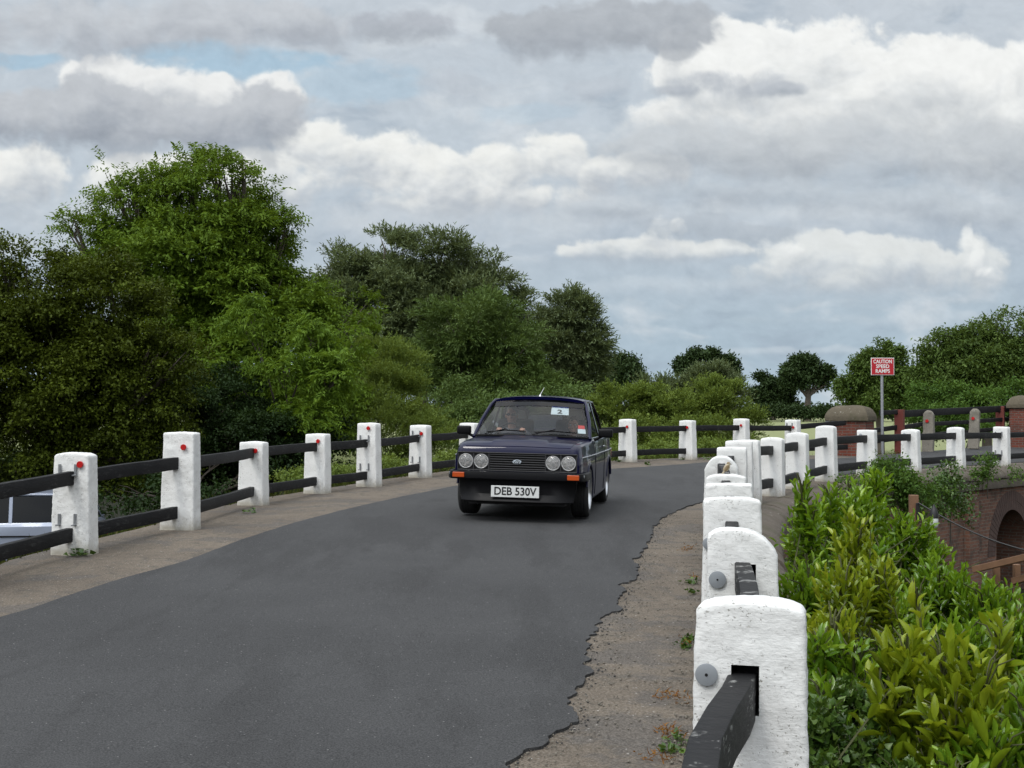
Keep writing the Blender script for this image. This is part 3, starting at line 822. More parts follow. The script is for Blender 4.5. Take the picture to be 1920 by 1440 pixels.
rf = tag(empty('post_and_rail_fence', (0, 0, 0)), 'white concrete posts and black rails on the near garden side, curving over the bridge', 'fence')
right_posts = [(.42, 1.95, CH - 1.57, CH - .62, 14, 'arch')]
rstyle = ['arch', 'half', 'slant', 'flat', 'arch', 'round', 'flat', 'flat', 'flat', 'arch', 'arch', 'arch', 'flat', 'arch', 'arch', 'flat']
rang = [13, 9, 8, 11, 12, 13, 14, 15, 20, 27, 32, 36, 34, 40, 43, 45]
for (x, y, z, tz), st, a in zip(RP, rstyle, rang): right_posts.append((x, y, z, tz, a, st))
socks = {}
for i, (x, y, z, top, a, st) in enumerate(right_posts):
    o, Hh = make_post(rf, x, y, z, top, a, st, seed=40 + i, fine=i in (1, 2, 3, 4, 5, 6), W=.36, T=.19)
    socks[i] = o
    if i in (1, 2, 3):
        dx, dz, rr = {1: (-.135, .235, .036), 2: (-.125, .25, .043), 3: (-.145, .28, .036)}[i]
        mb = MB(); disc(mb, (dx, -.101 if i != 2 else -.103, Hh - dz), (0, -1, 0), rr, .004, 32); dd = mb.build('disc', M['grey_disc'], o, smooth=40)
        mb = MB(); disc(mb, (dx, -.104 if i != 2 else -.106, Hh - dz), (0, -1, 0), .005, .003, 12); mb.build('screw', M['black_hole'], dd, smooth=40)
    if i in (13, 14):
        mb = MB(); disc(mb, (-.09, -.101, Hh - .10), (0, -1, 0), .03, .008, 12); mb.build('disc', M['grey_disc'], o, smooth=40)
    if i == 16:
        for zc in (.64, .20): brackets(zc, o)
# sockets cut in the two nearest posts
for i, (dx, zt, zb, w) in {1: (-.014, .757, .60, .088), 2: (.02, .76, .60, .09)}.items():
    o = socks[i]; Hh = right_posts[i][3] - right_posts[i][2]
    c = link('cutter', MB().box((dx, -.10, (zt + zb) / 2), (w, .26, zt - zb)).mesh('cutter'), M['black_hole'], o)
    bpy.context.view_layer.update(); cut(o, [c]); o.data.materials.clear(); o.data.materials.append(M['white']); o.data.materials.append(M['black_hole'])
    for pg in o.data.polygons:
        cc = pg.center; pg.material_index = int(abs(cc.x - dx) < w / 2 + .001 and zb - .001 < cc.z < zt + .001 and -.080 < cc.y < .05)  # socket faces coloured black, the shade inside the hole painted on
for i in range(len(right_posts) - 1):
    p, q = right_posts[i], right_posts[i + 1]
    for hgt in (.73, .22):
        if i == 0:
            pts = [(.36, 1.95), (.365, 2.3), (.385, 2.65), (.432, 3.0), (.505, 3.35), (.60, 3.68), (.68, 3.93), (.745, 4.15)]
            P = [Vector((xx, yy, CH - .90 - (.01 * (4.15 - yy)) if hgt > .5 else CH - 1.36)) for xx, yy in pts]
            rail(rf, None, None, w=.088, h=.15, pts=P, seed=5, m='rail_worn'); continue
        d = (Vector((q[0], q[1], 0)) - Vector((p[0], p[1], 0))).normalized()
        dz = {1: -.03}.get(i, 0)
        rail(rf, (p[0], p[1], p[2] + hgt), (q[0] - d.x * .05, q[1] - d.y * .05, q[2] + hgt + dz), bow=random.uniform(-.03, .03), seed=90 + i * 3 + int(hgt * 10), w=.08, h=.14, m='rail_worn' if i < 6 else 'rail')
lp_ = right_posts[-1]
for k in range(3):
    a0 = RL[np.argmin(np.abs(RL[:, 1] - (32.6 + 2.0 * k)))]
    zz = Hs(a0[0], a0[1]); make_post(rf, a0[0], a0[1], zz, zz + .93, 48, 'flat', seed=70 + k)
    for hgt in (.73, .22): rail(rf, (lp_[0], lp_[1], lp_[2] + hgt), (a0[0], a0[1], zz + hgt), seed=120 + k)
    lp_ = (a0[0], a0[1], zz, 0, 0, 0)

# ------------------------------------------------------------ bridge: wall, string course, coping, arch
def uvmesh(mb, name, m, parent, uvfun, smooth=30):
    o = mb.build(name, m, parent, smooth=smooth); me = o.data
    uv = me.uv_layers.new(name='UVMap')
    for l in me.loops:
        uv.data[l.index].uv = uvfun(me.vertices[l.vertex_index].co, me.polygons)
    return o
def box_uv(o):
    """metres to UV by dominant face direction"""
    me = o.data; uv = me.uv_layers.new(name='UVMap') if not me.uv_layers else me.uv_layers[0]
    for p in me.polygons:
        n = p.normal
        for li in p.loop_indices:
            c = me.vertices[me.loops[li].vertex_index].co
            uv.data[li].uv = (c.y, c.z) if abs(n.x) > abs(n.y) and abs(n.x) > abs(n.z) else ((c.x, c.z) if abs(n.y) > abs(n.z) else (c.x, c.y))
bridge = tag(empty('brick_bridge'), 'old brick bridge wall with an arch and round stone coping under the white posts', 'bridge')
WOFF = .50
FL = offset_line(RL, WOFF); FL = FL[FL[:, 1] > 1.0]
FLf = resample(FL, 700)
sl_ = np.r_[0, np.cumsum(np.linalg.norm(np.diff(FLf, axis=0), axis=1))]
Ttan = np.gradient(FLf, axis=0); Ttan /= np.linalg.norm(Ttan, axis=1)[:, None]
Rn = np.stack([Ttan[:, 1], -Ttan[:, 0]], 1)
Zt = H(FLf[:, 0], FLf[:, 1])
uu = 960 + FPX * FLf[:, 0] / FLf[:, 1]
ij = int(np.argmax((uu > 1862) & (FLf[:, 1] > 12)))
ar = .98; sc_ = sl_[ij] + ar; zcr = at(1862, 957, FLf[ij, 1] + .5).z; zsp = zcr - ar
mbw = MB(); rows = []; uvs = {}
NR = 16
for i in range(len(FLf)):
    s = sl_[i]; zb = -3.3
    if abs(s - sc_) < ar: zb = zsp + math.sqrt(max(0, ar ** 2 - (s - sc_) ** 2))
    zt = Zt[i] - .28
    rows.append([(FLf[i, 0], FLf[i, 1], zt + (zb - zt) * j / NR) for j in range(NR + 1)])
mbw.grid(rows); wo = mbw.build('wall', M['brick_old'], bridge, smooth=20)
uvl = wo.data.uv_layers.new(name='UVMap')
XY = np.array([v.co[:2] for v in wo.data.vertices]); 
near = np.array([np.argmin((FLf[:, 0] - a) ** 2 + (FLf[:, 1] - b) ** 2) for a, b in XY]); sv = sl_[near]
for l in wo.data.loops: uvl.data[l.index].uv = (sv[l.vertex_index], wo.data.vertices[l.vertex_index].co.z)
def along(s):
    i = min(len(sl_) - 2, max(0, int(np.searchsorted(sl_, s)) - 1)); f = (s - sl_[i]) / max(1e-9, sl_[i + 1] - sl_[i])
    return FLf[i] * (1 - f) + FLf[i + 1] * f, Rn[i], Ttan[i], Zt[i] * (1 - f) + Zt[i + 1] * f
# soffit of the arch, running under the road
rows = []
for k in range(25):
    th = PI * k / 24; s = sc_ - ar * math.cos(th); zz = zsp + ar * math.sin(th)
    p, n, t, _ = along(s); rows.append([(p[0] - n[0] * q, p[1] - n[1] * q, zz) for q in (-.0, .5, 1.5, 3, 6)])
p, n, t, _ = along(sc_ - ar); rows.insert(0, [(p[0] - n[0] * q, p[1] - n[1] * q, -3.3) for q in (0, .5, 1.5, 3, 6)])
p, n, t, _ = along(sc_ + ar); rows.append([(p[0] - n[0] * q, p[1] - n[1] * q, -3.3) for q in (0, .5, 1.5, 3, 6)])
mb = MB().grid(rows); so_ = mb.build('soffit', M['brick_old'], bridge, smooth=40); box_uv(so_)
# ring of bricks on edge
mb = MB()
for k in range(34):
    t0 = PI * (k + .06) / 34; t1 = PI * (k + .94) / 34
    for r0, r1 in ((ar, ar + .215), (ar + .225, ar + .44)):
        Vv = []
        for q in (.012, -.1):
            for (r, th) in ((r0, t0), (r1, t0), (r1, t1), (r0, t1)):
                p, n, t, _ = along(sc_ - r * math.cos(th)); Vv.append((p[0] + n[0] * q, p[1] + n[1] * q, zsp + r * math.sin(th)))
        mb.add(Vv, [(0, 1, 2, 3), (7, 6, 5, 4), (0, 4, 5, 1), (1, 5, 6, 2), (2, 6, 7, 3), (3, 7, 4, 0)])
simple('ring_brick', (.07, .042, .034), .9, var=.5, scale=5, bmp=.5)
mb.build('arch_ring', M['ring_brick'], bridge)
# pilaster left of the arch
mb = MB()
p, n, t, z = along(sl_[ij] - 1.5); q = Matrix.Rotation(math.atan2(t[1], t[0]), 3, 'Z')
mb.box((p[0] + n[0] * .04, p[1] + n[1] * .04, (z - .5 - 3.3) / 2), (.55, .16, z - .5 + 3.3), q)
pl = mb.build('pilaster', M['brick_old'], bridge, bevel=.006); box_uv(pl)
# string course
def sweep(s0, s1, prof, step=.15):
    ss = np.linspace(s0, s1, max(2, int((s1 - s0) / step) + 1)); rows = []
    for s in ss:
        p, n, t, z = along(s); rows.append([(p[0] + n[0] * o, p[1] + n[1] * o, z + h) for o, h in prof])
    mb = MB().grid(rows); k = len(prof)
    mb.f.append(tuple(range(k))); mb.f.append(tuple((len(ss) - 1) * k + j for j in range(k - 1, -1, -1)))
    return mb
s = 6.0; k = 0
mb_ = None
while s < sl_[-1] - 2:
    L_ = random.uniform(.75, 1.05)
    jj = random.uniform(-.012, .012)
    prof = [(.0, -.42), (.09 + jj, -.42), (.10 + jj, -.30), (.08 + jj, -.215), (0, -.20)]
    m_ = sweep(s, s + L_ - .012, prof)
    if mb_ is None: mb_ = m_
    else: mb_.add(m_.v, m_.f)
    s += L_
sc_o = mb_.build('string_course', M['coping'], bridge, smooth=30)
s = .2
while s < sl_[-1] - 2 and k < 60:
    L_ = random.uniform(.7, .95); jj = random.uniform(-.015, .015)
    prof = [(-.58, -.30), (-.58, -.02 + jj)] + [(-.26 - .31 * math.cos(PI * q / 12) + jj, -.17 + (.22 + jj) * math.sin(PI * q / 12)) for q in range(1, 12)] + [(.05 + jj, -.17), (.06 + jj, -.22)]
    prof = [(-.55, -.30), (-.55, -.02)] + [(-.25 + .36 * math.sin(PI / 2 * q / 8) + jj, -.20 + (.225 + jj) * math.cos(PI / 2 * q / 8)) for q in range(0, 9)] + [(.10 + jj, -.214)]
    m_ = sweep(s, s + L_ - .014, prof); me = m_.mesh('coping_stone', bevel=.006); displace(me, .02, 4, k, 4); smooth_me(me, 50)
    link('coping_stone', me, M['coping'], bridge); s += L_; k += 1

# ------------------------------------------------------------ brick piers, sign, weathered posts
def brick_pier(x, y, z, top, w, rz, label, mat='brick_red'):
    t = tag(empty('brick_pier', (x, y, z), (0, 0, rz)), label, 'gate pier')
    hb = top - z - .42
    mb = MB().box((0, 0, hb / 2 - .1), (w, w, hb + .2)); o = mb.build('shaft', M[mat], t, bevel=.008); box_uv(o)
    W2 = w / 2 + .07
    prof = [(W2 - .06, hb + .003), (W2, hb + .02), (W2, hb + .13), (W2 - .03, hb + .21), (W2 - .08, hb + .30), (W2 - .15, hb + .365), (W2 - .24, hb + .40), (.02, hb + .415)]
    V = []; F = []
    for r, h in prof:
        for sx, sy in ((-1, -1), (1, -1), (1, 1), (-1, 1)): V.append((sx * r, sy * r, h))
    n = len(prof)
    for i in range(n - 1):
        for j in range(4): F.append((i * 4 + j, i * 4 + (j + 1) % 4, i * 4 + 4 + (j + 1) % 4, i * 4 + 4 + j))
    F.append((3, 2, 1, 0)); F.append(tuple((n - 1) * 4 + j for j in range(4)))
    mb = MB().add(V, F); me = mb.mesh('cap', sub=2); displace(me, .03, 3, 4, 4); smooth_me(me, 45)
    link('cap', me, M['sandstone'], t); return t
pz = Hs(PIER1.x, PIER1.y)
pier = brick_pier(PIER1.x, PIER1.y + .3, pz, at(1602, 760, 33.9).z, .98, R(-28), 'red brick pier with domed stone cap at the end of the white post fence')
mb = MB(); mb.bar((-.50, -.515, .80), (-.50, -.515, 1.05), .1, .012, (0, 1, 0)); mb.box((-.36, -.505, .80), (.09, .03, .42)); mb.build('rail_plate', M['galvanised'], pier, bevel=.003)
P2c = at(1932, 846, 40.0)
brick_pier(P2c.x, P2c.y, P2c.z - .1, at(1932, 741, 40).z, 1.0, R(-35), 'red brick pier with stone cap cut by the right edge of the view')

def text_mesh(body, size, m, name, parent, Mx, thick=.002, shear=0, sx=1.0, align='CENTER', bold=0, fit=None):
    c = bpy.data.curves.new('text', 'FONT'); c.body = body; c.size = size; c.align_x = align; c.align_y = 'CENTER'
    c.extrude = thick; c.shear = shear; c.offset = bold; c.resolution_u = 3
    o = bpy.data.objects.new('text', c); COL.objects.link(o); bpy.context.view_layer.update()
    me = bpy.data.meshes.new_from_object(o.evaluated_get(bpy.context.evaluated_depsgraph_get())); bpy.data.objects.remove(o)
    if fit: xs = [v.co.x for v in me.vertices]; sx = fit / (max(xs) - min(xs))
    me.transform(Mx @ Matrix.Diagonal((sx, 1, 1, 1))); me.materials.clear()
    return link(name, me, m, parent)
FACE = Matrix(((1, 0, 0, 0), (0, 0, -1, 0), (0, 1, 0, 0), (0, 0, 0, 1)))     # text lies in x/z, readable from -y
simple('sign_red', (.40, .012, .022), .4, var=.08); simple('sign_white', (.72, .72, .70), .45, var=.08)
simple('steel_pole', (.30, .31, .33), .45, metal=.4, var=.15)
sp = at(1655, 846, 35.2); sg = tag(empty('road_sign', (sp.x, sp.y, sp.z), (0, 0, R(4))), 'red rectangular sign reading CAUTION SPEED RAMPS on a grey pole behind the brick pier', 'road sign')
ztop = at(1655, 671, 35.2).z - sp.z; zbot = at(1655, 703.5, 35.2).z - sp.z
MB().tube([(0, .02, -.3), (0, .02, ztop - .05)], .038, 12).build('pole', M['steel_pole'], sg, smooth=40)
wS = 44.5 / FPX * 35.2; hS = ztop - zbot; zc = (ztop + zbot) / 2
MB().box((0, -.035, zc), (wS, .01, hS)).build('panel', M['sign_white'], sg, bevel=.012 if False else .004)
MB().box((0, -.0425, zc), (wS - .035, .008, hS - .035)).build('red_face', M['sign_red'], sg)
for i, wd in enumerate(('CAUTION', 'SPEED', 'RAMPS')):
    text_mesh(wd, .142, M['sign_white'], 'lettering', sg, Matrix.Translation((0, -.048, zc + hS * (.275 - .275 * i))) @ FACE, .0015, bold=.0028, fit=(.52, .37, .40)[i])

simple('red_oxide', (.13, .022, .014), .6, var=.25, scale=6)
yf = tag(empty('roadside_fence'), 'dark rails on weathered stone and rust red posts beyond the brick pier', 'fence')
stone_px = [(1740, 770, 841, 37.0), (1826, 766, 834, 38.6)]
for j, (u, vt, vb, Y) in enumerate(stone_px):
    p = at(u, vb, Y); tp = at(u, vt, Y).z - p.z
    V, F = post_bm(.29, .24, tp, .10, 2.2, rows=16); mb = MB().add(V, F); me = mb.mesh('stone_post'); displace(me, .035, 4, 60 + j, 4); smooth_me(me, 60)
    o = link('stone_post', me, M['weathered_stone'], yf); o.location = p; o.rotation_euler = (0, R(2), -R(30))
    mb = MB(); disc(mb, (-.02, -.135, tp - .30), (0, -1, 0), .05, .02, 12); mb.build('reflector', M['red_reflector'], o, smooth=40)
for j, (u, vt, vb, Y, wd) in enumerate([(1687, 768, 842, 36.2, .25), (1876, 762, 815, 40.2, .25)]):
    p = at(u, vb, Y); tp = at(u, vt, Y).z - p.z
    o = MB().box((0, 0, tp / 2 - .1), (wd, wd * .8, tp + .2)).build('red_post', M['red_oxide'], yf, bevel=.01); o.location = p; o.rotation_euler = (0, 0, -R(30))
def pxrail(u0, v0, Y0, u1, v1, Y1, h, seed): rail(yf, at(u0, v0, Y0), at(u1, v1, Y1), w=.07, h=h, seed=seed)
pxrail(1690, 776, 36.3, 1912, 765, 41, .20, 1)
pxrail(1640, 807, 35.6, 1690, 800, 36.3, .13, 6); pxrail(1640, 827, 35.6, 1690, 821, 36.3, .13, 7); pxrail(1650, 774, 35.6, 1690, 772, 36.3, .13, 8)
pxrail(1690, 802, 36.3, 1738, 794, 37.2, .12, 2); pxrail(1742, 795, 37.2, 1824, 791, 38.8, .12, 3); pxrail(1826, 790, 38.8, 1912, 784, 41, .12, 4)
pxrail(1690, 822, 36.3, 1738, 816, 37.2, .12, 9); pxrail(1742, 815, 37.2, 1824, 810, 38.8, .12, 10); pxrail(1826, 808, 38.8, 1912, 801, 41, .12, 5)
# a road leads off at the back
# ------------------------------------------------------------ garden things on the low ground at the right
simple('larch_timber', (.16, .085, .045), .75, var=.3, scale=9, bmp=.3)
tp = at(1713, 928, 18.5); gp = tag(empty('timber_post', (tp.x, tp.y, -2.9)), 'brown timber post with a dark cable fixed near its top among the laurels', 'post')
MB().box((0, 0, (tp.z + 2.9) / 2), (.12, .10, tp.z + 2.9)).build('shaft', M['larch_timber'], gp, bevel=.008)
simple('black_rubber', (.012, .012, .013), .5)
MB().box((.035, -.075, tp.z + 2.9 - .25), (.05, .03, .28)).build('bracket', M['black_rubber'], gp, bevel=.004)
mb = MB(); ca = at(1722, 943, 18.4); cb = at(1965, 1042, 17.0); cp = [ca.lerp(cb, i / 20) + Vector((0, 0, -.10 * math.sin(PI * i / 20))) for i in range(21)]
mb.tube(cp, .011, 6); tag(mb.build('cable', M['black_rubber'], None, smooth=60), 'thin black cable slanting down to the right from the timber post', 'cable')
c0 = at(1751, 946, 18.0); lampo = tag(empty('hanging_lamp', c0), 'small black and clear lamp hanging from the cable beside the timber post', 'lamp')
MB().lathe([(.012, 0), (.02, -.03), (.035, -.06), (.06, -.13), (.06, -.19)], 16).build('lamp_cap', M['black_rubber'], lampo, smooth=40)
simple('pale_plastic', (.55, .58, .55), .3)
MB().lathe([(.055, -.192), (.06, -.22), (.055, -.30), (.03, -.33), (.002, -.335)], 16).build('lamp_glass', M['pale_plastic'], lampo, smooth=60)
gf = tag(empty('garden_fence'), 'orange brown timber rail fence on the low ground below the bridge arch', 'fence')
def gat(u, v, Y): return at(u, v, Y)
for (a, b) in (((1826, 1068, 15.2), (1960, 1036, 14.2)), ((1900, 1090, 14.8), (1990, 1064, 14.1))):
    MB().bar(gat(*a), gat(*b), .06, .075).build('rail', M['larch_timber'], gf, bevel=.006)
for (u, v, Y) in ((1868, 1056, 15.0), (1906, 1058, 14.75), (1975, 1030, 14.2)):
    p = gat(u, v, Y + .08); MB().box((p.x, p.y, (p.z - 3) / 2), (.07, .07, p.z + 3)).build('post', M['larch_timber'], gf, bevel=.006)

# ------------------------------------------------------------ foliage
def nrm(a): return a / (np.linalg.norm(a, axis=-1, keepdims=True) + 1e-9)
def rdir(n): return nrm(rng.normal(size=(n, 3)))
def mesh_np(name, V, F, tint=None, m=None, smooth=False):
    """V (n,3), F (k,4) or (k,3); tint per vertex"""
    me = bpy.data.meshes.new(name); n = len(V); k, q = F.shape
    me.vertices.add(n); me.vertices.foreach_set('co', V.astype('f').ravel())
    me.loops.add(k * q); me.loops.foreach_set('vertex_index', F.astype('i').ravel())
    me.polygons.add(k); me.polygons.foreach_set('loop_start', np.arange(0, k * q, q, dtype='i')); me.polygons.foreach_set('loop_total', np.full(k, q, dtype='i'))
    me.update(calc_edges=True)
    if smooth: me.polygons.foreach_set('use_smooth', [True] * k)
    if tint is not None:
        a = me.attributes.new('tint', 'FLOAT', 'POINT'); a.data.foreach_set('value', tint.astype('f'))
    if m: me.materials.append(m)
    return me
# leaf templates: (along, across, lift) and faces
T_RHOMB = (np.array([(0, 0, 0), (.45, -.5, .10), (1, 0, -.05), (.45, .5, .10)], float), np.array([(0, 1, 2, 3)]))
def leafT(prof, droop=.25, fold=.12):
    V = []; F = []
    for i, (a, w) in enumerate(prof):
        lift = -droop * a * a
        V += [(a, -w, lift + fold * w * 2), (a, 0, lift), (a, w, lift + fold * w * 2)]
    for i in range(len(prof) - 1):
        b = i * 3; F += [(b, b + 3, b + 4, b + 1), (b + 1, b + 4, b + 5, b + 2)]
    return np.array(V, float), np.array(F)
T_LAUREL = leafT([(0, .03), (.12, .22), (.35, .44), (.6, .50), (.82, .32), (.95, .12), (1.0, .01)], .28, .16)
T_LAUREL2 = leafT([(0, .03), (.15, .26), (.4, .46), (.65, .46), (.85, .27), (1.0, .01)], -.12, .2)
T_IVY = leafT([(0, .05), (.12, .50), (.3, .48), (.6, .26), (1.0, .01)], .25, .12)
T_BLADE = leafT([(0, .5), (.35, .42), (.7, .25), (1.0, .02)], .35, .1)
def leaves(P, D, N, L, W, tint, T):
    """instances of a leaf template: base P, direction D, normal hint N"""
    tv, tf = T; D = nrm(D); A = nrm(np.cross(D, N)); Nn = np.cross(A, D)
    n = len(P); k = len(tv)
    V = P[:, None] + D[:, None] * (tv[None, :, :1] * L[:, None, None]) + A[:, None] * (tv[None, :, 1:2] * W[:, None, None]) + Nn[:, None] * (tv[None, :, 2:3] * L[:, None, None])
    F = (tf[None] + (np.arange(n) * k)[:, None, None]).reshape(-1, tf.shape[1])
    return V.reshape(-1, 3), F, np.repeat(tint, k)

def blob_w(px):
    """(u, v, rx, ry, Y[, depth ratio]) in photo pixels -> centre and radii in metres"""
    out = []
    for b in px:
        u, v, rx, ry, Y = b[:5]; c = at(u, v, Y); s = Y / FPX
        out.append((c.x, c.y, c.z, rx * s, max(rx, ry) * s * (b[5] if len(b) > 5 else .9), ry * s))
    return out
def crown(blobs, nspray, nleaf, L, Wd, leafmode='round', droop=.15, clump=.34, up=.35, fill=.30, tintvar=.22, seed=0, spread=1.0, T=T_RHOMB, spray=None, nclump=None):
    """leaf mesh of a tree crown: clumps on the shells of ellipsoids, sprays in the clumps, leaves on the sprays"""
    B = np.array(blobs); vol = (B[:, 3] * B[:, 5]); pr = vol / vol.sum()
    C = []
    for i, b in enumerate(B):
        m = max(5, int((nclump or 26 * len(B)) * pr[i])); d = rdir(m); rr = 1 - fill * rng.random(m) ** 1.3
        inner = rng.random(m) < .36; rr[inner] *= .6
        c = b[:3] + d * b[3:6] * rr[:, None]; R0 = clump * (b[3] * b[5]) ** .5 * (.6 + .8 * rng.random(m))
        C.append(np.c_[c, R0, rng.normal(size=m) * tintvar * .55, d])
    C = np.concatenate(C); w = C[:, 3] ** 2; w /= w.sum()
    idx = rng.choice(len(C), nspray, p=w); c = C[idx]
    d = rdir(nspray); d[:, 2] = np.abs(d[:, 2]) * .9 - .15
    rr = rng.random(nspray) ** .45
    P = c[:, :3] + d * (c[:, 3] * rr)[:, None] * np.array([1, 1, .95])
    out = nrm(c[:, 5:8] * .7 + d * .8 + np.array([0, 0, up]) + rng.normal(size=(nspray, 3)) * .35)
    SL = spray or L * 4
    sl = SL * (.6 + .7 * rng.random(nspray))
    t = (np.arange(nleaf) + .5) / nleaf
    n = nspray * nleaf
    tt = np.tile(t, nspray); Pi = np.repeat(P, nleaf, 0); Oi = np.repeat(out, nleaf, 0); sli = np.repeat(sl, nleaf)
    pos = Pi + Oi * (tt * sli)[:, None] + np.array([0, 0, -1]) * (droop * sli * tt ** 2)[:, None]
    side = nrm(np.cross(Oi, np.repeat(rdir(nspray), nleaf, 0))) * np.where(np.arange(n) % 2, 1, -1)[:, None]
    if leafmode == 'pinnate': D = side * .85 + Oi * .5 + rng.normal(size=(n, 3)) * .12
    elif leafmode == 'along': D = side * .38 + Oi * .85 + rng.normal(size=(n, 3)) * .25
    else: D = side * .7 + Oi * .4 + rng.normal(size=(n, 3)) * .55; pos = pos + rng.normal(size=(n, 3)) * L * .5
    D[:, 2] -= droop * .8
    N = np.array([0, 0, 1.0]) + rng.normal(size=(n, 3)) * .42
    tint = np.clip(.45 + np.repeat(c[:, 4], nleaf) + np.repeat(rng.normal(size=nspray) * tintvar * .5, nleaf) + rng.normal(size=n) * tintvar * .28, 0, 1)
    return leaves(pos, D, N, L * (.7 + .6 * rng.random(n)), Wd * (.7 + .6 * rng.random(n)), tint, T)
def tree(name, label, cat, px, leafm, nspray, nleaf, L, Wd, base_u=None, base_z=None, trunk_r=.15, group=None, bark='bark', limbs=9, crown_name='crown', **kw):
    B = blob_w(px)
    Y0 = np.mean([b[1] for b in B]); cx = np.average([b[0] for b in B], weights=[b[3] for b in B])
    if base_u is not None: cx = (base_u - 960) / FPX * Y0
    bz = terr_s(cx, Y0) if base_z is None else base_z
    t = empty(name, (cx, Y0, bz)); tag(t, label, cat, group)
    V, F, tint = crown(B, nspray, nleaf, L, Wd, **kw)
    V = V - np.array([cx, Y0, bz])
    link(crown_name, mesh_np(name + '_' + crown_name, V, F, tint, M[leafm]), None, t)
    mb = MB(); zs = [b[2] for b in B]; topz = max(zs); fork = bz + (min(zs) - bz) * .75 if min(zs) - bz > 1 else bz + (topz - bz) * .25
    tr = trunk_r
    j = lambda k: random.uniform(-k, k)
    mb.tube([(0, 0, -.3), (j(.3) * tr, j(.3) * tr, (fork - bz) * .5), (j(.6) * tr, 0, fork - bz)], [tr * 1.25, tr, tr * .8], 10)
    for b in random.sample(B, min(limbs, len(B))):
        e = Vector((b[0] - cx, b[1] - Y0, b[2] - bz)); s0 = Vector((0, 0, (fork - bz) * random.uniform(.8, 1.0)))
        mid = s0.lerp(e, .5) + Vector((j(.4), j(.4), j(.3))) * (e - s0).length * .2
        mb.tube([s0, mid, e], [tr * .55, tr * .35, tr * .14], 7)
        for q in range(5):
            d = Vector((j(1), j(1), random.uniform(.1, 1))).normalized(); d = Vector((d.x * b[3], d.y * b[4], d.z * b[5])) * .8
            st = mid.lerp(e, random.random()); en = e + d
            mb.tube([st, st.lerp(en, .55) + Vector((j(.1), j(.1), j(.1))) * b[3], en], [tr * .22, tr * .12, tr * .03], 5)
    mb.build('trunk' if cat == 'tree' else 'stems', M[bark], t, smooth=60)
    return t

# the ash at the left
ash = [(455, 312, 18, 32), (350, 305, 20, 28), (400, 308, 24, 28), (298, 325, 18, 28), (505, 372, 16, 34), (207, 325, 14, 32), (250, 355, 24, 30), (130, 425, 22, 26), (535, 425, 22, 26), (400, 375, 92, 80), (315, 400, 80, 80), (435, 330, 50, 38), (355, 325, 40, 30), (215, 390, 52, 62), (212, 340, 20, 34), (480, 450, 70, 80), (500, 395, 34, 40), (160, 440, 46, 48), (105, 470, 30, 26),
       (370, 500, 150, 100), (250, 500, 100, 80), (480, 560, 120, 100), (555, 560, 45, 75), (430, 680, 150, 110), (330, 610, 90, 70), (560, 650, 80, 70), (640, 620, 62, 66), (690, 590, 36, 40), (500, 790, 150, 90), (620, 730, 60, 80)]
tree('ash_tree', 'tallest leafy tree, bright green ash with spiky top at the left of the road', 'tree', [(u, v, a, b, 33) for u, v, a, b in ash], 'leaf_ash', 25000, 9, .115, .05, base_u=400, trunk_r=.2,
     leafmode='pinnate', droop=.30, clump=.36, up=.5, seed=1, spray=.38, limbs=16, nclump=560)
tree('ash_tree', 'young ash with hanging pale fronds in front of the tallest tree', 'tree', [(585, 640, 36, 40, 29), (470, 600, 34, 34, 29), (625, 715, 34, 50, 28.5), (560, 790, 50, 22, 28), (530, 690, 40, 26, 28.5), (600, 780, 30, 30, 28), (430, 690, 36, 22, 29), (660, 650, 26, 30, 30)], 'leaf_ash_light', 1300, 11, .125, .038, base_u=540, trunk_r=.07,
     leafmode='pinnate', droop=.5, clump=.34, up=.2, spray=.42)
haw = [(60, 560, 140, 90), (10, 510, 50, 55), (200, 600, 120, 100), (120, 520, 60, 40), (110, 700, 170, 120), (270, 720, 100, 110), (330, 690, 60, 70), (60, 830, 150, 90), (230, 850, 120, 80), (-60, 680, 120, 160), (180, 770, 120, 80)]
tree('hawthorn_tree', 'dense dark olive brown hawthorn at the left edge behind the first white posts', 'tree', [(u, v, a, b, 23.5) for u, v, a, b in haw], 'leaf_hawthorn', 27000, 8, .065, .042, base_u=120, trunk_r=.16,
     droop=.3, clump=.26, up=.25, spray=.26, limbs=11, nclump=560)
und = [(260, 975, 60, 26, 17.5), (330, 950, 70, 34, 19.5), (250, 930, 70, 34, 20), (430, 925, 70, 30, 21.5), (540, 905, 60, 26, 23.5), (60, 900, 140, 50, 27), (200, 900, 90, 50, 27), (330, 890, 90, 50, 28), (430, 890, 80, 40, 29), (540, 890, 70, 35, 30), (350, 800, 90, 75, 27.5), (450, 830, 90, 70, 27.5), (540, 850, 70, 55, 28), (280, 860, 80, 60, 26), (600, 830, 60, 60, 29), (420, 760, 80, 60, 28.5)]
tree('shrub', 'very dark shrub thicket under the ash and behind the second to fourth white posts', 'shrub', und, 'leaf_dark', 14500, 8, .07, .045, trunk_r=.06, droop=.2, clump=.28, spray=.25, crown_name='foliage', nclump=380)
wil = [(655, 515, 62, 55), (720, 490, 62, 60), (640, 560, 50, 50), (780, 500, 50, 60), (835, 490, 62, 55), (890, 530, 60, 60), (940, 565, 50, 55), (975, 600, 32, 50), (700, 590, 110, 80), (820, 600, 120, 90), (910, 640, 90, 70), (740, 660, 100, 60)]
tree('willow_tree', 'broad grey green willow, tallest crown behind the navy car', 'tree', [(u, v, a, b, 72) for u, v, a, b in wil], 'leaf_willow', 20000, 8, .26, .075, trunk_r=.4,
     leafmode='along', droop=.25, clump=.27, spray=.8, limbs=10, nclump=420)
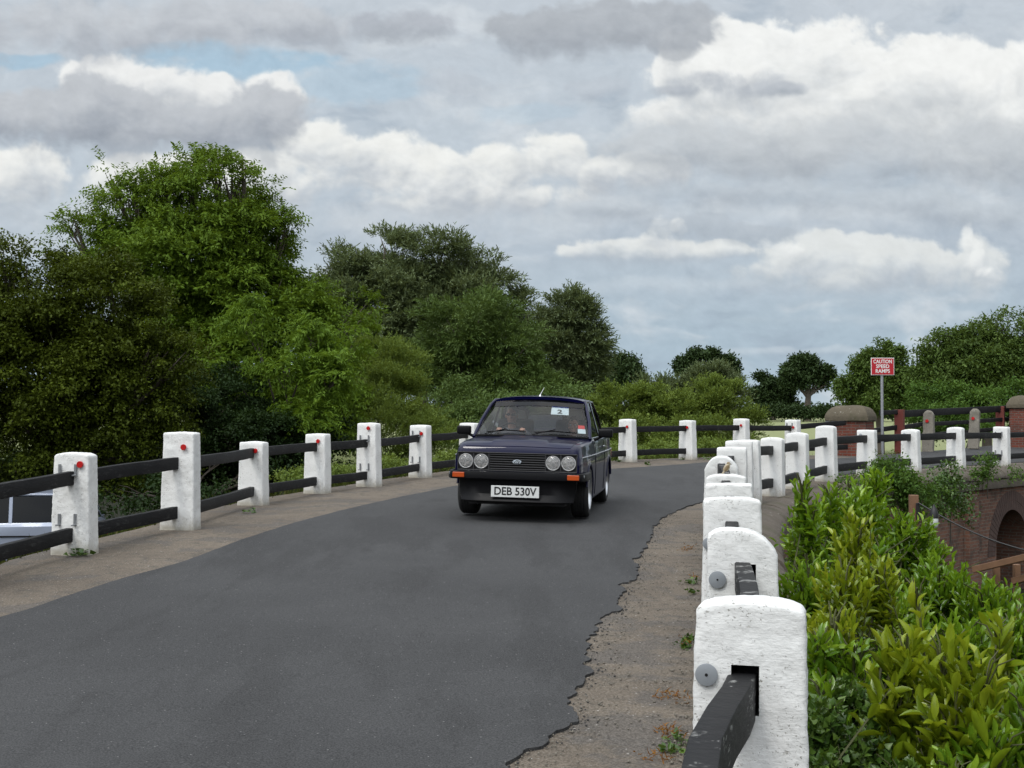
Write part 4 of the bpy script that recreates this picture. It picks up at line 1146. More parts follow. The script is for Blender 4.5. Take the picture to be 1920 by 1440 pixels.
wil2 = [(880, 620, 80, 70), (950, 660, 70, 65), (850, 690, 80, 60), (930, 730, 100, 65), (820, 760, 70, 50), (1000, 740, 55, 60)]
tree('willow_tree', 'mid green willow in front of the broad grey green willow, left of the car roof', 'tree', [(u, v, a, b, 56) for u, v, a, b in wil2], 'leaf_willow_green', 9000, 8, .20, .055, trunk_r=.25,
     leafmode='along', droop=.3, clump=.30, spray=.6, nclump=220)
wil3 = [(1065, 600, 45, 50), (1090, 640, 42, 60), (1050, 670, 46, 60), (1100, 700, 36, 55), (1060, 730, 60, 50), (1020, 640, 24, 40)]
tree('willow_tree', 'narrow loose grey green willow standing apart right of the broad one, above the car', 'tree', [(u, v, a, b, 64) for u, v, a, b in wil3], 'leaf_willow', 7000, 8, .22, .06, trunk_r=.22,
     leafmode='along', droop=.25, clump=.30, spray=.7, nclump=170)
tree('small_tree', 'small round dark tree low on the horizon just right of the narrow willow', 'tree', [(1165, 705, 30, 32, 115), (1145, 725, 26, 30, 115), (1185, 715, 18, 26, 115)], 'leaf_oak', 2200, 7, .32, .16, trunk_r=.2, clump=.32, spray=.6)
sal = [(720, 720, 80, 75, 39), (655, 700, 48, 60, 39), (790, 770, 70, 60, 38), (640, 790, 60, 70, 37), (720, 820, 90, 60, 36), (820, 830, 50, 50, 36), (690, 760, 80, 70, 37.5)]
tree('sallow_bush', 'pale yellow green bush behind the red dotted posts left of the car', 'bush', sal, 'leaf_sallow', 10500, 8, .085, .036, trunk_r=.07, leafmode='along', droop=.15, up=.8, clump=.28, spray=.34, crown_name='foliage', nclump=260)
b2 = [(900, 800, 80, 55, 44), (1000, 790, 90, 55, 44), (860, 760, 50, 50, 45), (940, 850, 90, 40, 42), (1080, 800, 60, 60, 43)]
tree('bush', 'dark green bush directly behind the navy car', 'bush', b2, 'leaf_willow_green', 5200, 8, .12, .05, trunk_r=.07, droop=.2, clump=.3, spray=.4, crown_name='foliage', nclump=150)
b3 = [(1165, 765, 58, 44, 41), (1230, 780, 62, 50, 41), (1290, 775, 55, 45, 42), (1350, 765, 52, 52, 42), (1392, 795, 36, 40, 42), (1200, 825, 80, 35, 39), (1310, 830, 90, 35, 39)]
tree('bush', 'wide green bush behind the white posts between the car and the near posts', 'bush', b3, 'leaf_sallow', 10500, 8, .10, .042, trunk_r=.07, leafmode='along', up=.6, droop=.2, clump=.28, spray=.35, crown_name='foliage', nclump=260)
tree('willow_bush', 'silvery willow bush topping the wide green bush, left of the dark oaks', 'bush', [(1338, 722, 30, 26, 52), (1365, 745, 30, 26, 52), (1300, 745, 34, 26, 52), (1215, 735, 46, 14, 52), (1240, 752, 40, 20, 52)], 'leaf_willow', 3000, 8, .17, .05, trunk_r=.08, leafmode='along', up=.7, clump=.32, spray=.5, crown_name='foliage')
tree('low_shrub', 'low leafy growth at the foot of the far fence, right of the car', 'shrub', [(1150, 860, 40, 16, 31.5, 1.6), (1220, 855, 60, 16, 31.5, 1.6), (1300, 850, 60, 18, 32.5, 1.6), (1390, 850, 50, 18, 33.5, 1.6), (1450, 852, 30, 12, 34, 1.6)], 'leaf_sallow', 2600, 7, .07, .04, trunk_r=.03, clump=.4, spray=.22, crown_name='foliage', nclump=120)
tree('low_shrub', 'low leafy growth behind the posts left of the car mirror', 'shrub', [(640, 895, 40, 18, 23.6, 1.6), (735, 888, 50, 20, 24.6, 1.6), (840, 872, 40, 18, 26.5, 1.6), (560, 905, 40, 18, 22.6, 1.4)], 'leaf_sallow', 1700, 7, .06, .035, trunk_r=.03, clump=.4, spray=.2, crown_name='foliage', nclump=90)
tree('oak_tree', 'flat topped oak seen above the silvery willow bush on the horizon', 'tree', [(1284, 692, 18, 12, 210), (1304, 672, 18, 11, 210), (1334, 668, 18, 11, 210), (1366, 682, 20, 12, 210), (1378, 697, 12, 9, 210), (1305, 703, 20, 10, 210), (1340, 692, 18, 9, 210)], 'leaf_oak', 2000, 7, .55, .3, base_u=1322, trunk_r=.45, clump=.38, spray=.9, nclump=70, fill=.55)
tree('oak_tree', 'dark oak with a bare trunk on the horizon left of the brick pier', 'tree', [(1484, 702, 16, 20, 190), (1500, 684, 18, 13, 190), (1524, 686, 16, 12, 190), (1546, 700, 14, 14, 190), (1508, 712, 18, 12, 190), (1545, 722, 14, 9, 190), (1528, 706, 12, 9, 190)], 'leaf_oak', 2200, 7, .5, .28, base_u=1514, trunk_r=.5, clump=.38, spray=.9, nclump=70, fill=.55)
tree('oak_tree', 'rounded dark oak just left of the oak with the bare trunk', 'tree', [(1432, 715, 14, 13, 195), (1452, 722, 14, 14, 195), (1424, 742, 16, 16, 195), (1470, 735, 16, 16, 195), (1448, 752, 26, 14, 195), (1478, 757, 14, 12, 195)], 'leaf_oak', 2000, 7, .5, .28, base_u=1450, trunk_r=.4, clump=.38, spray=.9, nclump=70, fill=.55)
tree('ash_tree', 'spreading dark green tree behind the red sign', 'tree', [(1650, 664, 20, 16, 105), (1625, 690, 24, 20, 105), (1678, 684, 22, 22, 105), (1602, 722, 24, 18, 105), (1650, 720, 34, 24, 105), (1694, 715, 20, 24, 105), (1590, 750, 20, 12, 105), (1640, 750, 40, 20, 105), (1695, 748, 26, 20, 105)], 'leaf_ash_dark', 5600, 8, .30, .14, base_u=1650, trunk_r=.3, clump=.30, spray=.7, nclump=170)
rt = [(1770, 645, 28, 30), (1825, 620, 34, 26), (1880, 612, 40, 26), (1940, 640, 40, 50), (1745, 665, 20, 24), (1850, 655, 40, 34), (1760, 690, 40, 45), (1830, 690, 80, 50), (1900, 710, 60, 55), (1800, 730, 80, 35), (1740, 725, 30, 30)]
tree('ash_tree', 'big loose green tree at the right edge behind the weathered stone posts', 'tree', [(u, v, a, b, 62) for u, v, a, b in rt], 'leaf_ash_dark', 7600, 8, .20, .085, base_u=1850, trunk_r=.25, clump=.32, spray=.5, limbs=8, nclump=230)
tree('shrub', 'bright green shrubs behind the dark rails right of the sign', 'shrub', [(1730, 755, 40, 26, 47), (1790, 750, 45, 30, 47), (1850, 765, 60, 28, 47), (1910, 760, 40, 40, 46), (1780, 790, 90, 26, 45)], 'leaf_bright', 3800, 8, .11, .06, trunk_r=.05, clump=.32, spray=.35, crown_name='foliage', nclump=120)
# hedge and wood line along the horizon
def hedge(name, label, Y, u0, u1, v, hgt, m, n, L):
    B = []
    for u in np.arange(u0, u1, hgt * 1.1): B.append((u, v + random.uniform(-.15, .15) * hgt, hgt * random.uniform(.7, 1.1), hgt * random.uniform(.55, .85), Y, 1))
    V, F, t_ = crown(blob_w(B), n, 6, L, L * .5, clump=.45, spray=L * 2.2, nclump=len(B) * 6)
    o = link(name, mesh_np(name, V, F, t_, M[m]), None); tag(o, label, 'hedge', kind='stuff'); return o
hedge('distant_hedge', 'dark hedge line on the far side of the pale field', 240, -200, 2100, 777, 6, 'leaf_oak', 9000, .8)
hedge('hedge_behind_oaks', 'hedge and scrub below the oaks on the horizon', 185, 1400, 1760, 775, 6, 'leaf_oak', 2600, .45)
def added_wood_behind():  # unseen leaf mass, added to darken reflections and cut light from behind
    n = 16000; az = rng.uniform(-1.9, 1.9, n); rad = rng.uniform(30, 42, n); top = 9 + 3.5 * fbm(np.c_[az * 3, az * 0, az * 0], 1.0, 4, 3)
    P = np.c_[np.sin(az + PI) * rad, np.cos(az + PI) * rad, rng.random(n) ** .8 * top - 1.2]
    D = rdir(n); V, F, t_ = leaves(P, D, rdir(n), np.full(n, 1.6), np.full(n, 1.1), rng.random(n), T_RHOMB)
    tag(link('added_wood', mesh_np('added_wood', V, F, t_, M['leaf_dark']), None), 'unseen trees added behind the viewpoint to darken reflections', None, kind='stuff')
added_wood_behind()
# rough grass along the outside of the far fence and tufts against the posts
def tufts(name, label, pts, per, L, m, W=.008, lean=.35):
    P = np.repeat(np.array(pts), per, 0); n = len(P)
    P = P + rng.normal(size=(n, 3)) * np.array([.05, .05, 0]) 
    D = np.array([0, 0, 1.0]) + rng.normal(size=(n, 3)) * lean; D[:, 2] = np.abs(D[:, 2])
    V, F, t_ = leaves(P, D, rdir(n), L * (.4 + rng.random(n)), np.full(n, W), rng.random(n), T_BLADE)
    return tag(link(name, mesh_np(name, V, F, t_, M[m]), None), label, None, kind='stuff')
pts = []
OL = offset_line(LL, -.46)
for a in OL:
    if 9 < a[1] < 36:
        for q in range(9):
            o = random.uniform(0, .9); x = a[0] - o * .9 + random.uniform(-.1, .1); y = a[1] + random.uniform(-.12, .12) + o * .3
            pts.append((x, y, Hs(a[0], a[1]) - .12 - .35 * o))
tufts('grass', 'rough grass on the bank outside the far fence', pts, 9, .24, 'grass_blade')
def weeds(spots, label, m='leaf_ivy', n=45, L=.035, r=.05, wr=.8):
    P = []
    for (x, y) in spots:
        k = int(n * random.uniform(.6, 1.3)); q = rng.normal(size=(k, 3)) * np.array([r, r, 0]); q[:, 0] += x; q[:, 1] += y
        q[:, 2] = H(q[:, 0], q[:, 1]) + np.abs(rng.normal(size=k)) * r * .55; P.append(q)
    P = np.concatenate(P); nn = len(P); D = rdir(nn); D[:, 2] = np.abs(D[:, 2]) * .6 + .2
    V, F, t_ = leaves(P, D, np.array([0, 0, 1.0]) + rng.normal(size=(nn, 3)) * .4, L * (.5 + rng.random(nn)), L * wr * (.5 + rng.random(nn)), rng.random(nn), T_IVY)
    return tag(link('weeds', mesh_np('weeds', V, F, t_, M[m]), None), label, None, kind='stuff')
def gravel(name, label, P, m, smin, smax):
    n = len(P); sz = smin + (smax - smin) * rng.random(n) ** 3
    o = np.array([(1, 0, 0), (-1, 0, 0), (0, 1, 0), (0, -1, 0), (0, 0, .7), (0, 0, -.5)]); f = np.array([(0, 2, 4), (2, 1, 4), (1, 3, 4), (3, 0, 4), (2, 0, 5), (1, 2, 5), (3, 1, 5), (0, 3, 5)])
    J = 1 + rng.normal(size=(n, 6, 1)) * .25; a = rng.random(n) * 6.3; c, s_ = np.cos(a), np.sin(a)
    q = o[None] * J; V = np.stack([q[..., 0] * c[:, None] - q[..., 1] * s_[:, None], q[..., 0] * s_[:, None] + q[..., 1] * c[:, None], q[..., 2]], -1) * sz[:, None, None] + P[:, None]
    F = (f[None] + (np.arange(n) * 6)[:, None, None]).reshape(-1, 3)
    return tag(link(name, mesh_np(name, V.reshape(-1, 3), F, rng.repeat(n) if False else None, M[m]), None), label, None, kind='stuff')
simple('gravel_stone', (.15, .135, .11), .9, var=.6, scale=25)
simple('tar_crumb', (.03, .03, .031), .9, var=.4, scale=40)
def near_line(L, n, spread, bias=0, ymax=16):
    L = L[(L[:, 1] > 3) & (L[:, 1] < ymax)]; w = 1 / L[:, 1] ** 1.0; i = rng.choice(len(L), n, p=w / w.sum())
    o = rng.normal(size=n) * spread + bias; x = L[i, 0] + o; y = L[i, 1] + rng.normal(size=n) * .03
    return np.stack([x, y, H(x, y) + .006], 1)
gravel('gravel', 'loose gravel on the pavement beside the near posts', np.concatenate([near_line(redge, 3200, .10, .10), near_line(offset_line(RL, -.25), 3600, .10, 0)]), 'gravel_stone', .002, .010)
gravel('tar_crumbs', 'crumbs of tarmac along the broken road edge', near_line(redge, 1500, .05, .02), 'tar_crumb', .002, .009)
ws = []
for (u, v) in ((1300, 1112), (1296, 1095), (1286, 1216), (1294, 1205), (1272, 1388), (1284, 1402), (1262, 1412)): ws.append(tuple(hit(u, v)[:2]))
weeds(ws, 'green weeds at the foot of the near white posts', n=26, L=.035, r=.03)
weeds([tuple(hit(u, v)[:2]) for (u, v) in ((148, 1040), (160, 1036), (470, 962), (1160, 866), (1215, 872), (1280, 862), (1330, 862), (150, 1043))], 'small green weeds at the foot of the far white posts', n=22, L=.05, r=.045)
weeds([tuple(hit(u, v)[:2]) for (u, v) in ((1292, 1030), (1286, 1033), (1300, 1085), (1245, 1378), (1262, 1382), (1250, 1310), (1275, 1316), (1290, 1210), (1230, 1424))], 'brown dead weeds on the pavement beside the near posts', 'leaf_russet', n=34, L=.03, r=.035, wr=.16)

# ------------------------------------------------------------ garden side: laurels, ivy
def laurel(label, px, ntwig, leafL, m, per=9, stemr=.006, base_z=-2.4, up=.9, seed=0, T=None, wr=.36, fillr=.5, group=None, name='laurel_bush', tv=.2, cat='bush', tl=5.4):
    B = np.array(blob_w(px)); pr = B[:, 3] * B[:, 5]; pr /= pr.sum()
    idx = rng.choice(len(B), ntwig, p=pr); b = B[idx]
    d = rdir(ntwig); d[:, 2] = np.abs(d[:, 2]) * 1.1 - .25; rr = 1 - fillr * rng.random(ntwig)
    tip = b[:, :3] + d * b[:, 3:6] * rr[:, None]
    ax = nrm(d * np.array([.7, .7, .3]) + np.array([0, 0, up]) + rng.normal(size=(ntwig, 3)) * .22)
    TL = leafL * tl * (.7 + .6 * rng.random(ntwig))
    root = tip - ax * TL[:, None]
    cx, cy, cz = B[:, 0].mean(), B[:, 1].mean(), base_z
    o = tag(empty(name, (cx, cy, cz)), label, cat, group); off = np.array([cx, cy, cz])
    n = ntwig * per; t = np.tile((np.arange(per) + .3) / per, ntwig); ang = np.tile(np.arange(per) * 2.4, ntwig) + np.repeat(rng.random(ntwig) * 6.3, per)
    A = np.repeat(ax, per, 0); Q = nrm(np.cross(A, np.array([.3, .9, .1]))); Rr = np.cross(A, Q)
    side = Q * np.cos(ang)[:, None] + Rr * np.sin(ang)[:, None]
    pos = np.repeat(root, per, 0) + A * (t * np.repeat(TL, per))[:, None]
    open_ = 1.0 - .72 * t
    D = side * open_[:, None] + A * (.45 + .55 * t)[:, None] + rng.normal(size=(n, 3)) * .10
    N = A * 1.0 - side * .6 + rng.normal(size=(n, 3)) * .15
    Ls = leafL * (.55 + .45 * np.sin(np.clip(t, 0, 1) * PI * .8 + .4)) * (.8 + .4 * rng.random(n))
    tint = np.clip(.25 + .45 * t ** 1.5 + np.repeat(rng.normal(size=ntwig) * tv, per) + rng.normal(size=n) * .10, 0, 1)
    half = rng.random(n) < .5
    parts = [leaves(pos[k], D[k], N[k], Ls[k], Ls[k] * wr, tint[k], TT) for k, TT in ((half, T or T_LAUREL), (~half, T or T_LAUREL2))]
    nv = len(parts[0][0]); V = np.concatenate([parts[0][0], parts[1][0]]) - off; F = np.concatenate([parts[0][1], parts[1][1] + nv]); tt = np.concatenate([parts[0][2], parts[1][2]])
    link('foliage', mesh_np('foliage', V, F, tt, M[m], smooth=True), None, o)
    mb = MB()
    for k in range(ntwig):
        if k % 3 == 0:
            mb.tube([Vector(root[k] - ax[k] * TL[k] * .8 - off) , Vector(root[k] - off), Vector(tip[k] - off)], [stemr * 1.5, stemr * 1.2, stemr * .4], 4, cap=False)
    hub = Vector((0, 0, 0))
    for b_ in B:
        e_ = Vector(b_[:3]) - Vector(off); mb.tube([hub, hub.lerp(e_, .5) + Vector((random.uniform(-.1, .1), random.uniform(-.1, .1), .1)), e_], [stemr * 3, stemr * 2, stemr], 6)
        for q in range(6):
            dd = Vector((random.uniform(-1, 1) * b_[3], random.uniform(-1, 1) * b_[4], random.uniform(.1, 1) * b_[5])) * .8
            mb.tube([e_ - Vector((0, 0, b_[5] * .8)), e_ + dd * .5, e_ + dd], [stemr * 1.2, stemr * .9, stemr * .6], 5)
    mb.build('stems', M['twig'], o, smooth=60)
    return o
laurel('dark glossy green laurel behind the near white posts, below the rounded coping', [(1530, 1010, 70, 70, 9.5), (1600, 960, 80, 70, 9.8), (1520, 1100, 80, 80, 8.2), (1620, 1060, 90, 80, 8.8), (1700, 1000, 60, 60, 10.0)], 340, .092, 'leaf_laurel', per=14, base_z=-1.6)
laurel('bright tipped laurel reaching up before the bridge posts', [(1505, 915, 24, 42, 8.9), (1520, 960, 36, 40, 8.9), (1560, 930, 28, 30, 9.2), (1640, 905, 36, 34, 10.5), (1590, 905, 24, 20, 10.6)], 80, .092, 'leaf_laurel', per=14, base_z=-1.6, up=1.8)
laurel('yellow green laurel in the middle of the garden bank', [(1600, 1010, 50, 60, 7.6), (1580, 1090, 60, 60, 7.2), (1650, 1080, 50, 50, 7.4), (1560, 1170, 60, 50, 6.6)], 105, .088, 'leaf_laurel_yellow', per=14, base_z=-1.6, up=1.6)
laurel('deep green laurel at the right, below the cable and bridge arch', [(1760, 1090, 80, 60, 9.5), (1850, 1120, 80, 50, 9.3), (1740, 1030, 45, 45, 10.5), (1900, 1180, 70, 60, 8.5), (1800, 1200, 100, 70, 8.0), (1680, 1160, 80, 70, 8.0)], 330, .098, 'leaf_laurel', per=14, base_z=-2.4, up=1.2)
laurel('large leaved yellow green laurel, nearest on the right', [(1700, 1210, 60, 60, 5.2), (1770, 1230, 70, 60, 5.1), (1840, 1260, 60, 60, 5.0), (1680, 1300, 70, 60, 5.2), (1790, 1340, 80, 70, 5.0), (1720, 1110, 16, 40, 5.3), (1870, 1180, 40, 40, 5.4)], 66, .128, 'leaf_laurel_yellow', per=13, stemr=.004, base_z=-1.2, up=1.3, wr=.33)
laurel('fresh green laurel filling the bottom right corner', [(1860, 1400, 80, 70, 4.9), (1930, 1330, 60, 80, 5.0), (1790, 1440, 60, 40, 4.8)], 58, .105, 'leaf_laurel', per=13, stemr=.004, base_z=-1.2, up=1.4)
carpet_bush = laurel('ivy covered mound just outside the nearest white post', [(1545, 1345, 50, 60, 5.2), (1610, 1400, 80, 60, 5.2), (1540, 1440, 60, 50, 5.0), (1650, 1330, 50, 50, 5.6), (1590, 1300, 60, 50, 5.8), (1690, 1450, 60, 50, 5.0)], 330, .045, 'leaf_ivy', per=11, stemr=.002, base_z=-.9, T=T_IVY, wr=.8, name='ivy_mound', cat='ivy')
laurel('mid green laurel leaves beside the nearest white post', [(1540, 1210, 45, 45, 6.0), (1600, 1230, 60, 50, 6.0), (1540, 1290, 30, 30, 5.7)], 75, .09, 'leaf_laurel', per=8, base_z=-1.0)
# ivy and bramble carpet on the bank
def carpet(name, label, m, n, L, fz, T=T_IVY, lo=.30, hi=3.6, ymax=16, ymin=2.5):
    A = offset_line(RL, 0); A = A[(A[:, 1] > ymin) & (A[:, 1] < ymax)]
    i = rng.integers(0, len(A), n); o = lo + (hi - lo) * rng.random(n) ** 1.1
    j = np.clip(i, 1, len(A) - 2); T_ = nrm(np.c_[A[j + 1] - A[j - 1], np.zeros(n)]); Nn = np.stack([T_[:, 1], -T_[:, 0]], 1)
    x = A[i, 0] + Nn[:, 0] * o + rng.normal(size=n) * .03; y = A[i, 1] + Nn[:, 1] * o + rng.normal(size=n) * .05
    z = fz(o, x, y); P = np.stack([x, y, z], 1)
    lump = fbm(P, 1.6, 3, 3)[:, None]; P[:, 2:] += lump * .25
    D = nrm(np.c_[Nn, np.zeros(n)] * .7 + rng.normal(size=(n, 3)) * .7 + np.array([0, 0, -.3])); N = np.c_[Nn * .4, np.full(n, .9)] + rng.normal(size=(n, 3)) * .4
    t_ = np.clip(.4 + .8 * fbm(P, .9, 3, 8) + rng.normal(size=n) * .15, 0, 1)
    V, F, tt = leaves(P, D, N, L * (.5 + .8 * rng.random(n)), L * .8 * (.5 + .8 * rng.random(n)), t_, T)
    return tag(link(name, mesh_np(name, V, F, tt, M[m], smooth=True), None), label, None, kind='stuff')
carpet('ivy', 'ivy and bramble covering the bank under the laurels', 'leaf_ivy', 26000, .055, lambda o, x, y: H(x, y) - .25 - .45 * (o - .3) ** .8 - np.abs(rng.normal(size=len(o))) * .12)
carpet('undergrowth', 'mixed undergrowth low on the garden bank', 'leaf_laurel', 14000, .09, lambda o, x, y: H(x, y) - .9 - .45 * (o - .3) - rng.random(len(o)) * .4, lo=.8, hi=8, ymax=24)
# plants rooted in the bridge wall
tree('wall_plant', 'leafy plant growing on the bridge coping below the middle white posts', 'plant', [(1690, 895, 28, 30, 22.5), (1680, 925, 34, 30, 22.3), (1715, 940, 30, 34, 22.6)], 'leaf_bright', 520, 8, .065, .038, base_u=1695, base_z=-.6, trunk_r=.015, clump=.4, spray=.2, crown_name='foliage')
tree('wall_plant', 'straggly ivy hanging on the bridge wall left of the arch', 'plant', [(1775, 895, 22, 24, 24.5), (1790, 925, 20, 30, 24.6), (1760, 940, 30, 26, 24.2), (1800, 960, 16, 30, 25), (1745, 915, 16, 26, 24)], 'leaf_ivy', 340, 8, .065, .045, base_u=1780, base_z=-.6, trunk_r=.012, clump=.4, droop=.6, spray=.2, crown_name='foliage')
tree('wall_plant', 'small plant sprouting from the coping under the last bracketed white post', 'plant', [(1850, 885, 12, 22, 26.8), (1842, 900, 14, 14, 26.8), (1905, 890, 10, 16, 28)], 'leaf_bright', 170, 8, .06, .035, base_u=1850, base_z=.1, trunk_r=.01, clump=.45, spray=.18, crown_name='foliage')
tree('wall_plant', 'green tuft on the coping between the fifth and sixth bridge posts', 'plant', [(1655, 880, 12, 16, 22.4), (1640, 895, 20, 10, 22.4), (1590, 905, 14, 12, 21.5)], 'leaf_bright', 160, 8, .055, .032, base_u=1650, base_z=.1, trunk_r=.01, clump=.45, spray=.16, crown_name='foliage')

# ------------------------------------------------------------ the navy saloon
simple('navy_paint', (.0013, .0016, .024), .3, spec=.05, coat=.5, var=.05)
simple('black_plastic', (.006, .006, .007), .4, spec=.12, var=.2, scale=40)
simple('gloss_black', (.006, .006, .007), .18, coat=.6, var=.1)
simple('dark_grey_plastic', (.035, .035, .037), .5, var=.2)
simple('chrome', (.75, .76, .78), .12, metal=1, var=.05)
simple('lamp_rim', (.55, .55, .55), .3, metal=.3, var=.05)
simple('alloy', (.55, .56, .58), .28, metal=1, var=.1)
simple('tyre_rubber', (.013, .013, .013), .8, var=.3, scale=40, bmp=.2)
simple('interior_black', (.012, .012, .013), .8, var=.3)
simple('seat_fabric', (.018, .018, .021), .9, var=.3, scale=60)
simple('pale_mesh', (.42, .41, .38), .8, var=.2, scale=80)
def lens_fix():
    m = M['headlamp_lens']; t = NT(m.node_tree)
    out = [n for n in t.n if n.type == 'OUTPUT_MATERIAL'][0]; src = out.inputs[0].links[0].from_socket
    d = t.n.new('ShaderNodeBsdfDiffuse'); d.inputs[0].default_value = (.8, .8, .8, 1); mx = t.n.new('ShaderNodeMixShader'); mx.inputs[0].default_value = .13
    g_ = [n for n in t.n if n.type == 'BSDF_GLOSSY'][0]; wv_ = t.n.new('ShaderNodeTexWave'); wv_.inputs['Scale'].default_value = 14; t.put(wv_.inputs['Vector'], opos(t)); bp_ = t.n.new('ShaderNodeBump'); bp_.inputs['Strength'].default_value = .12; bp_.inputs['Distance'].default_value = .004; t.put(bp_.inputs['Height'], wv_.outputs['Fac']); t.l.new(bp_.outputs[0], g_.inputs['Normal'])
    t.l.new(src, mx.inputs[1]); t.l.new(d.outputs[0], mx.inputs[2]); t.l.new(mx.outputs[0], out.inputs[0])
simple('plate_white', (.62, .63, .62), .35, var=.05)
simple('plate_black', (.01, .01, .01), .4)
simple('coach_line', (.45, .47, .5), .4)
simple('label_white', (.52, .58, .64), .5, var=.05); simple('label_blue', (.06, .16, .42), .5); simple('label_red', (.5, .03, .03), .5)
simple('indicator_orange', (.42, .06, .005), .25, spec=.6, coat=.3, var=.1, scale=90)
def mk_glass(name, tint, refl=1.0, rough=.02):
    m = bpy.data.materials.new(name); m.use_nodes = True; t = NT(m.node_tree); t.n.clear()
    out = t.n.new('ShaderNodeOutputMaterial'); tr = t.n.new('ShaderNodeBsdfTransparent'); tr.inputs[0].default_value = (*tint, 1)
    gl = t.n.new('ShaderNodeBsdfGlossy'); gl.inputs[0].default_value = (1, 1, 1, 1); gl.inputs['Roughness'].default_value = rough
    fr = t.n.new('ShaderNodeFresnel'); fr.inputs[0].default_value = 1.5
    mx = t.n.new('ShaderNodeMixShader'); t.put(mx.inputs[0], t.math('MULTIPLY', fr.outputs[0], refl)); t.l.new(tr.outputs[0], mx.inputs[1]); t.l.new(gl.outputs[0], mx.inputs[2]); t.l.new(mx.outputs[0], out.inputs[0])
    M[name] = m
mk_glass('window_glass', (.80, .83, .81), .62)
mk_glass('sun_strip', (.06, .06, .20), .5)
mk_glass('lamp_glass', (.95, .95, .95), 1.4)
mk_glass('headlamp_lens', (.99, .99, .99), .8)
mk_glass('tinted_glass', (.07, .08, .09), .45)
lens_fix()
def mk_reflector():
    m, t, b = material('lamp_reflector', (.8, .8, .8, 1), .06, 1)
    n_ = t.voro(opos(t), 26); bump(t, b, n_, .16, .004)
    M['lamp_reflector'] = m
mk_reflector()

ST = [(.00, .700, .26, .770, .782), (.025, .716, .24, .808, .828), (.07, .728, .22, .826, .850), (.20, .742, .20, .856, .886), (.45, .757, .19, .868, .898), (.75, .770, .18, .878, .909), (1.08, .782, .17, .888, .920), (1.22, .786, .17, .893, .924),
      (1.7, .790, .17, .90, .93), (2.3, .792, .17, .905, .93), (3.0, .790, .18, .905, .93), (3.45, .780, .20, .905, .945), (3.75, .768, .22, .90, .935), (3.90, .748, .25, .87, .905), (3.95, .73, .30, .82, .85)]
def cs(y):
    Yk = [s[0] for s in ST]; return [float(np.interp(y, Yk, [s[k] for s in ST])) for k in range(1, 5)]
def sec(y):
    wm, zs, zsh, zh = cs(y)
    h = [(wm - .06, zs), (wm - .012, zs + .05), (wm - .002, .42), (wm, .60), (wm - .003, .715), (wm - .014, .735), (wm - .024, zsh - .05), (wm - .036, zsh - .012), (wm - .060, zsh + .008), (wm - .10, zsh + .016), (.36, zh - .004), (.18, zh)]
    return [(x, z) for x, z in h] + [(0, zh + .002)] + [(-x, z) for x, z in reversed(h)]
def wheel(parent, x, y, r, w, side, name='wheel', steer=0):
    t = link(name, None, None, parent) if False else empty(name, (x, y, r), (0, 0, steer)); t.parent = parent
    Mx = Matrix.Rotation(PI / 2 * side, 4, 'Y')
    h = w / 2
    prof = [(r * .66, -h * .9), (r * .74, -h), (r * .90, -h), (r * .975, -h * .82), (r, -h * .6), (r, -.03), (r - .006, -.026), (r - .006, -.018), (r, -.014), (r, .014), (r - .006, .018), (r - .006, .026), (r, .03), (r, h * .6), (r * .975, h * .82), (r * .90, h), (r * .74, h), (r * .66, h * .9)]
    return t, Mx, prof, h
def add_wheel(parent, x, y, r, w, side, rim='alloy', fine=True):
    """side: +1 faces +x. the wheel is one mesh part (tyre) with the rim as its sub-part"""
    Mx = Matrix.Rotation(PI / 2 * side, 4, 'Y'); h = w / 2; g = .007
    prof = [(r * .64, -h * .9), (r * .74, -h), (r * .90, -h), (r * .975, -h * .82), (r, -h * .6)]
    for q in (-.05, -.017, .017, .05): prof += [(r, q - .007), (r - g, q - .005), (r - g, q + .005), (r, q + .007)]
    prof += [(r, h * .6), (r * .975, h * .82), (r * .90, h), (r * .74, h), (r * .64, h * .9)]
    ty = MB().lathe(prof, 48, Mx, closed=True).build('wheel', M['tyre_rubber'], parent, smooth=35); ty.location = (x, y, r)
    ri = MB().lathe([(r * .60, -h * .8), (r * .64, -h * .88), (r * .66, -h * .8), (r * .62, h * .1), (r * .62, h * .6), (r * .67, h * .88), (r * .70, h * .97), (r * .66, h * 1.0), (r * .60, h * .8), (r * .58, h * .3)], 40, Mx, closed=True)
    for k in range(8):
        a = 2 * PI * k / 8; p0 = Mx @ Vector((math.cos(a) * .05, math.sin(a) * .05, h * .55)); p1 = Mx @ Vector((math.cos(a) * r * .62, math.sin(a) * r * .62, h * .45))
        ri.bar(p0, p1, .035, .02, Mx @ Vector((0, 0, 1)))
    ri.lathe([(.07, h * .3), (.07, h * .62), (.045, h * .72), (.0005, h * .73)], 20, Mx)
    ri.lathe([(r * .60, -h * .1), (.0005, -h * .1)], 24, Mx)
    ri.build('rim', M[rim], ty, smooth=35)
    return ty

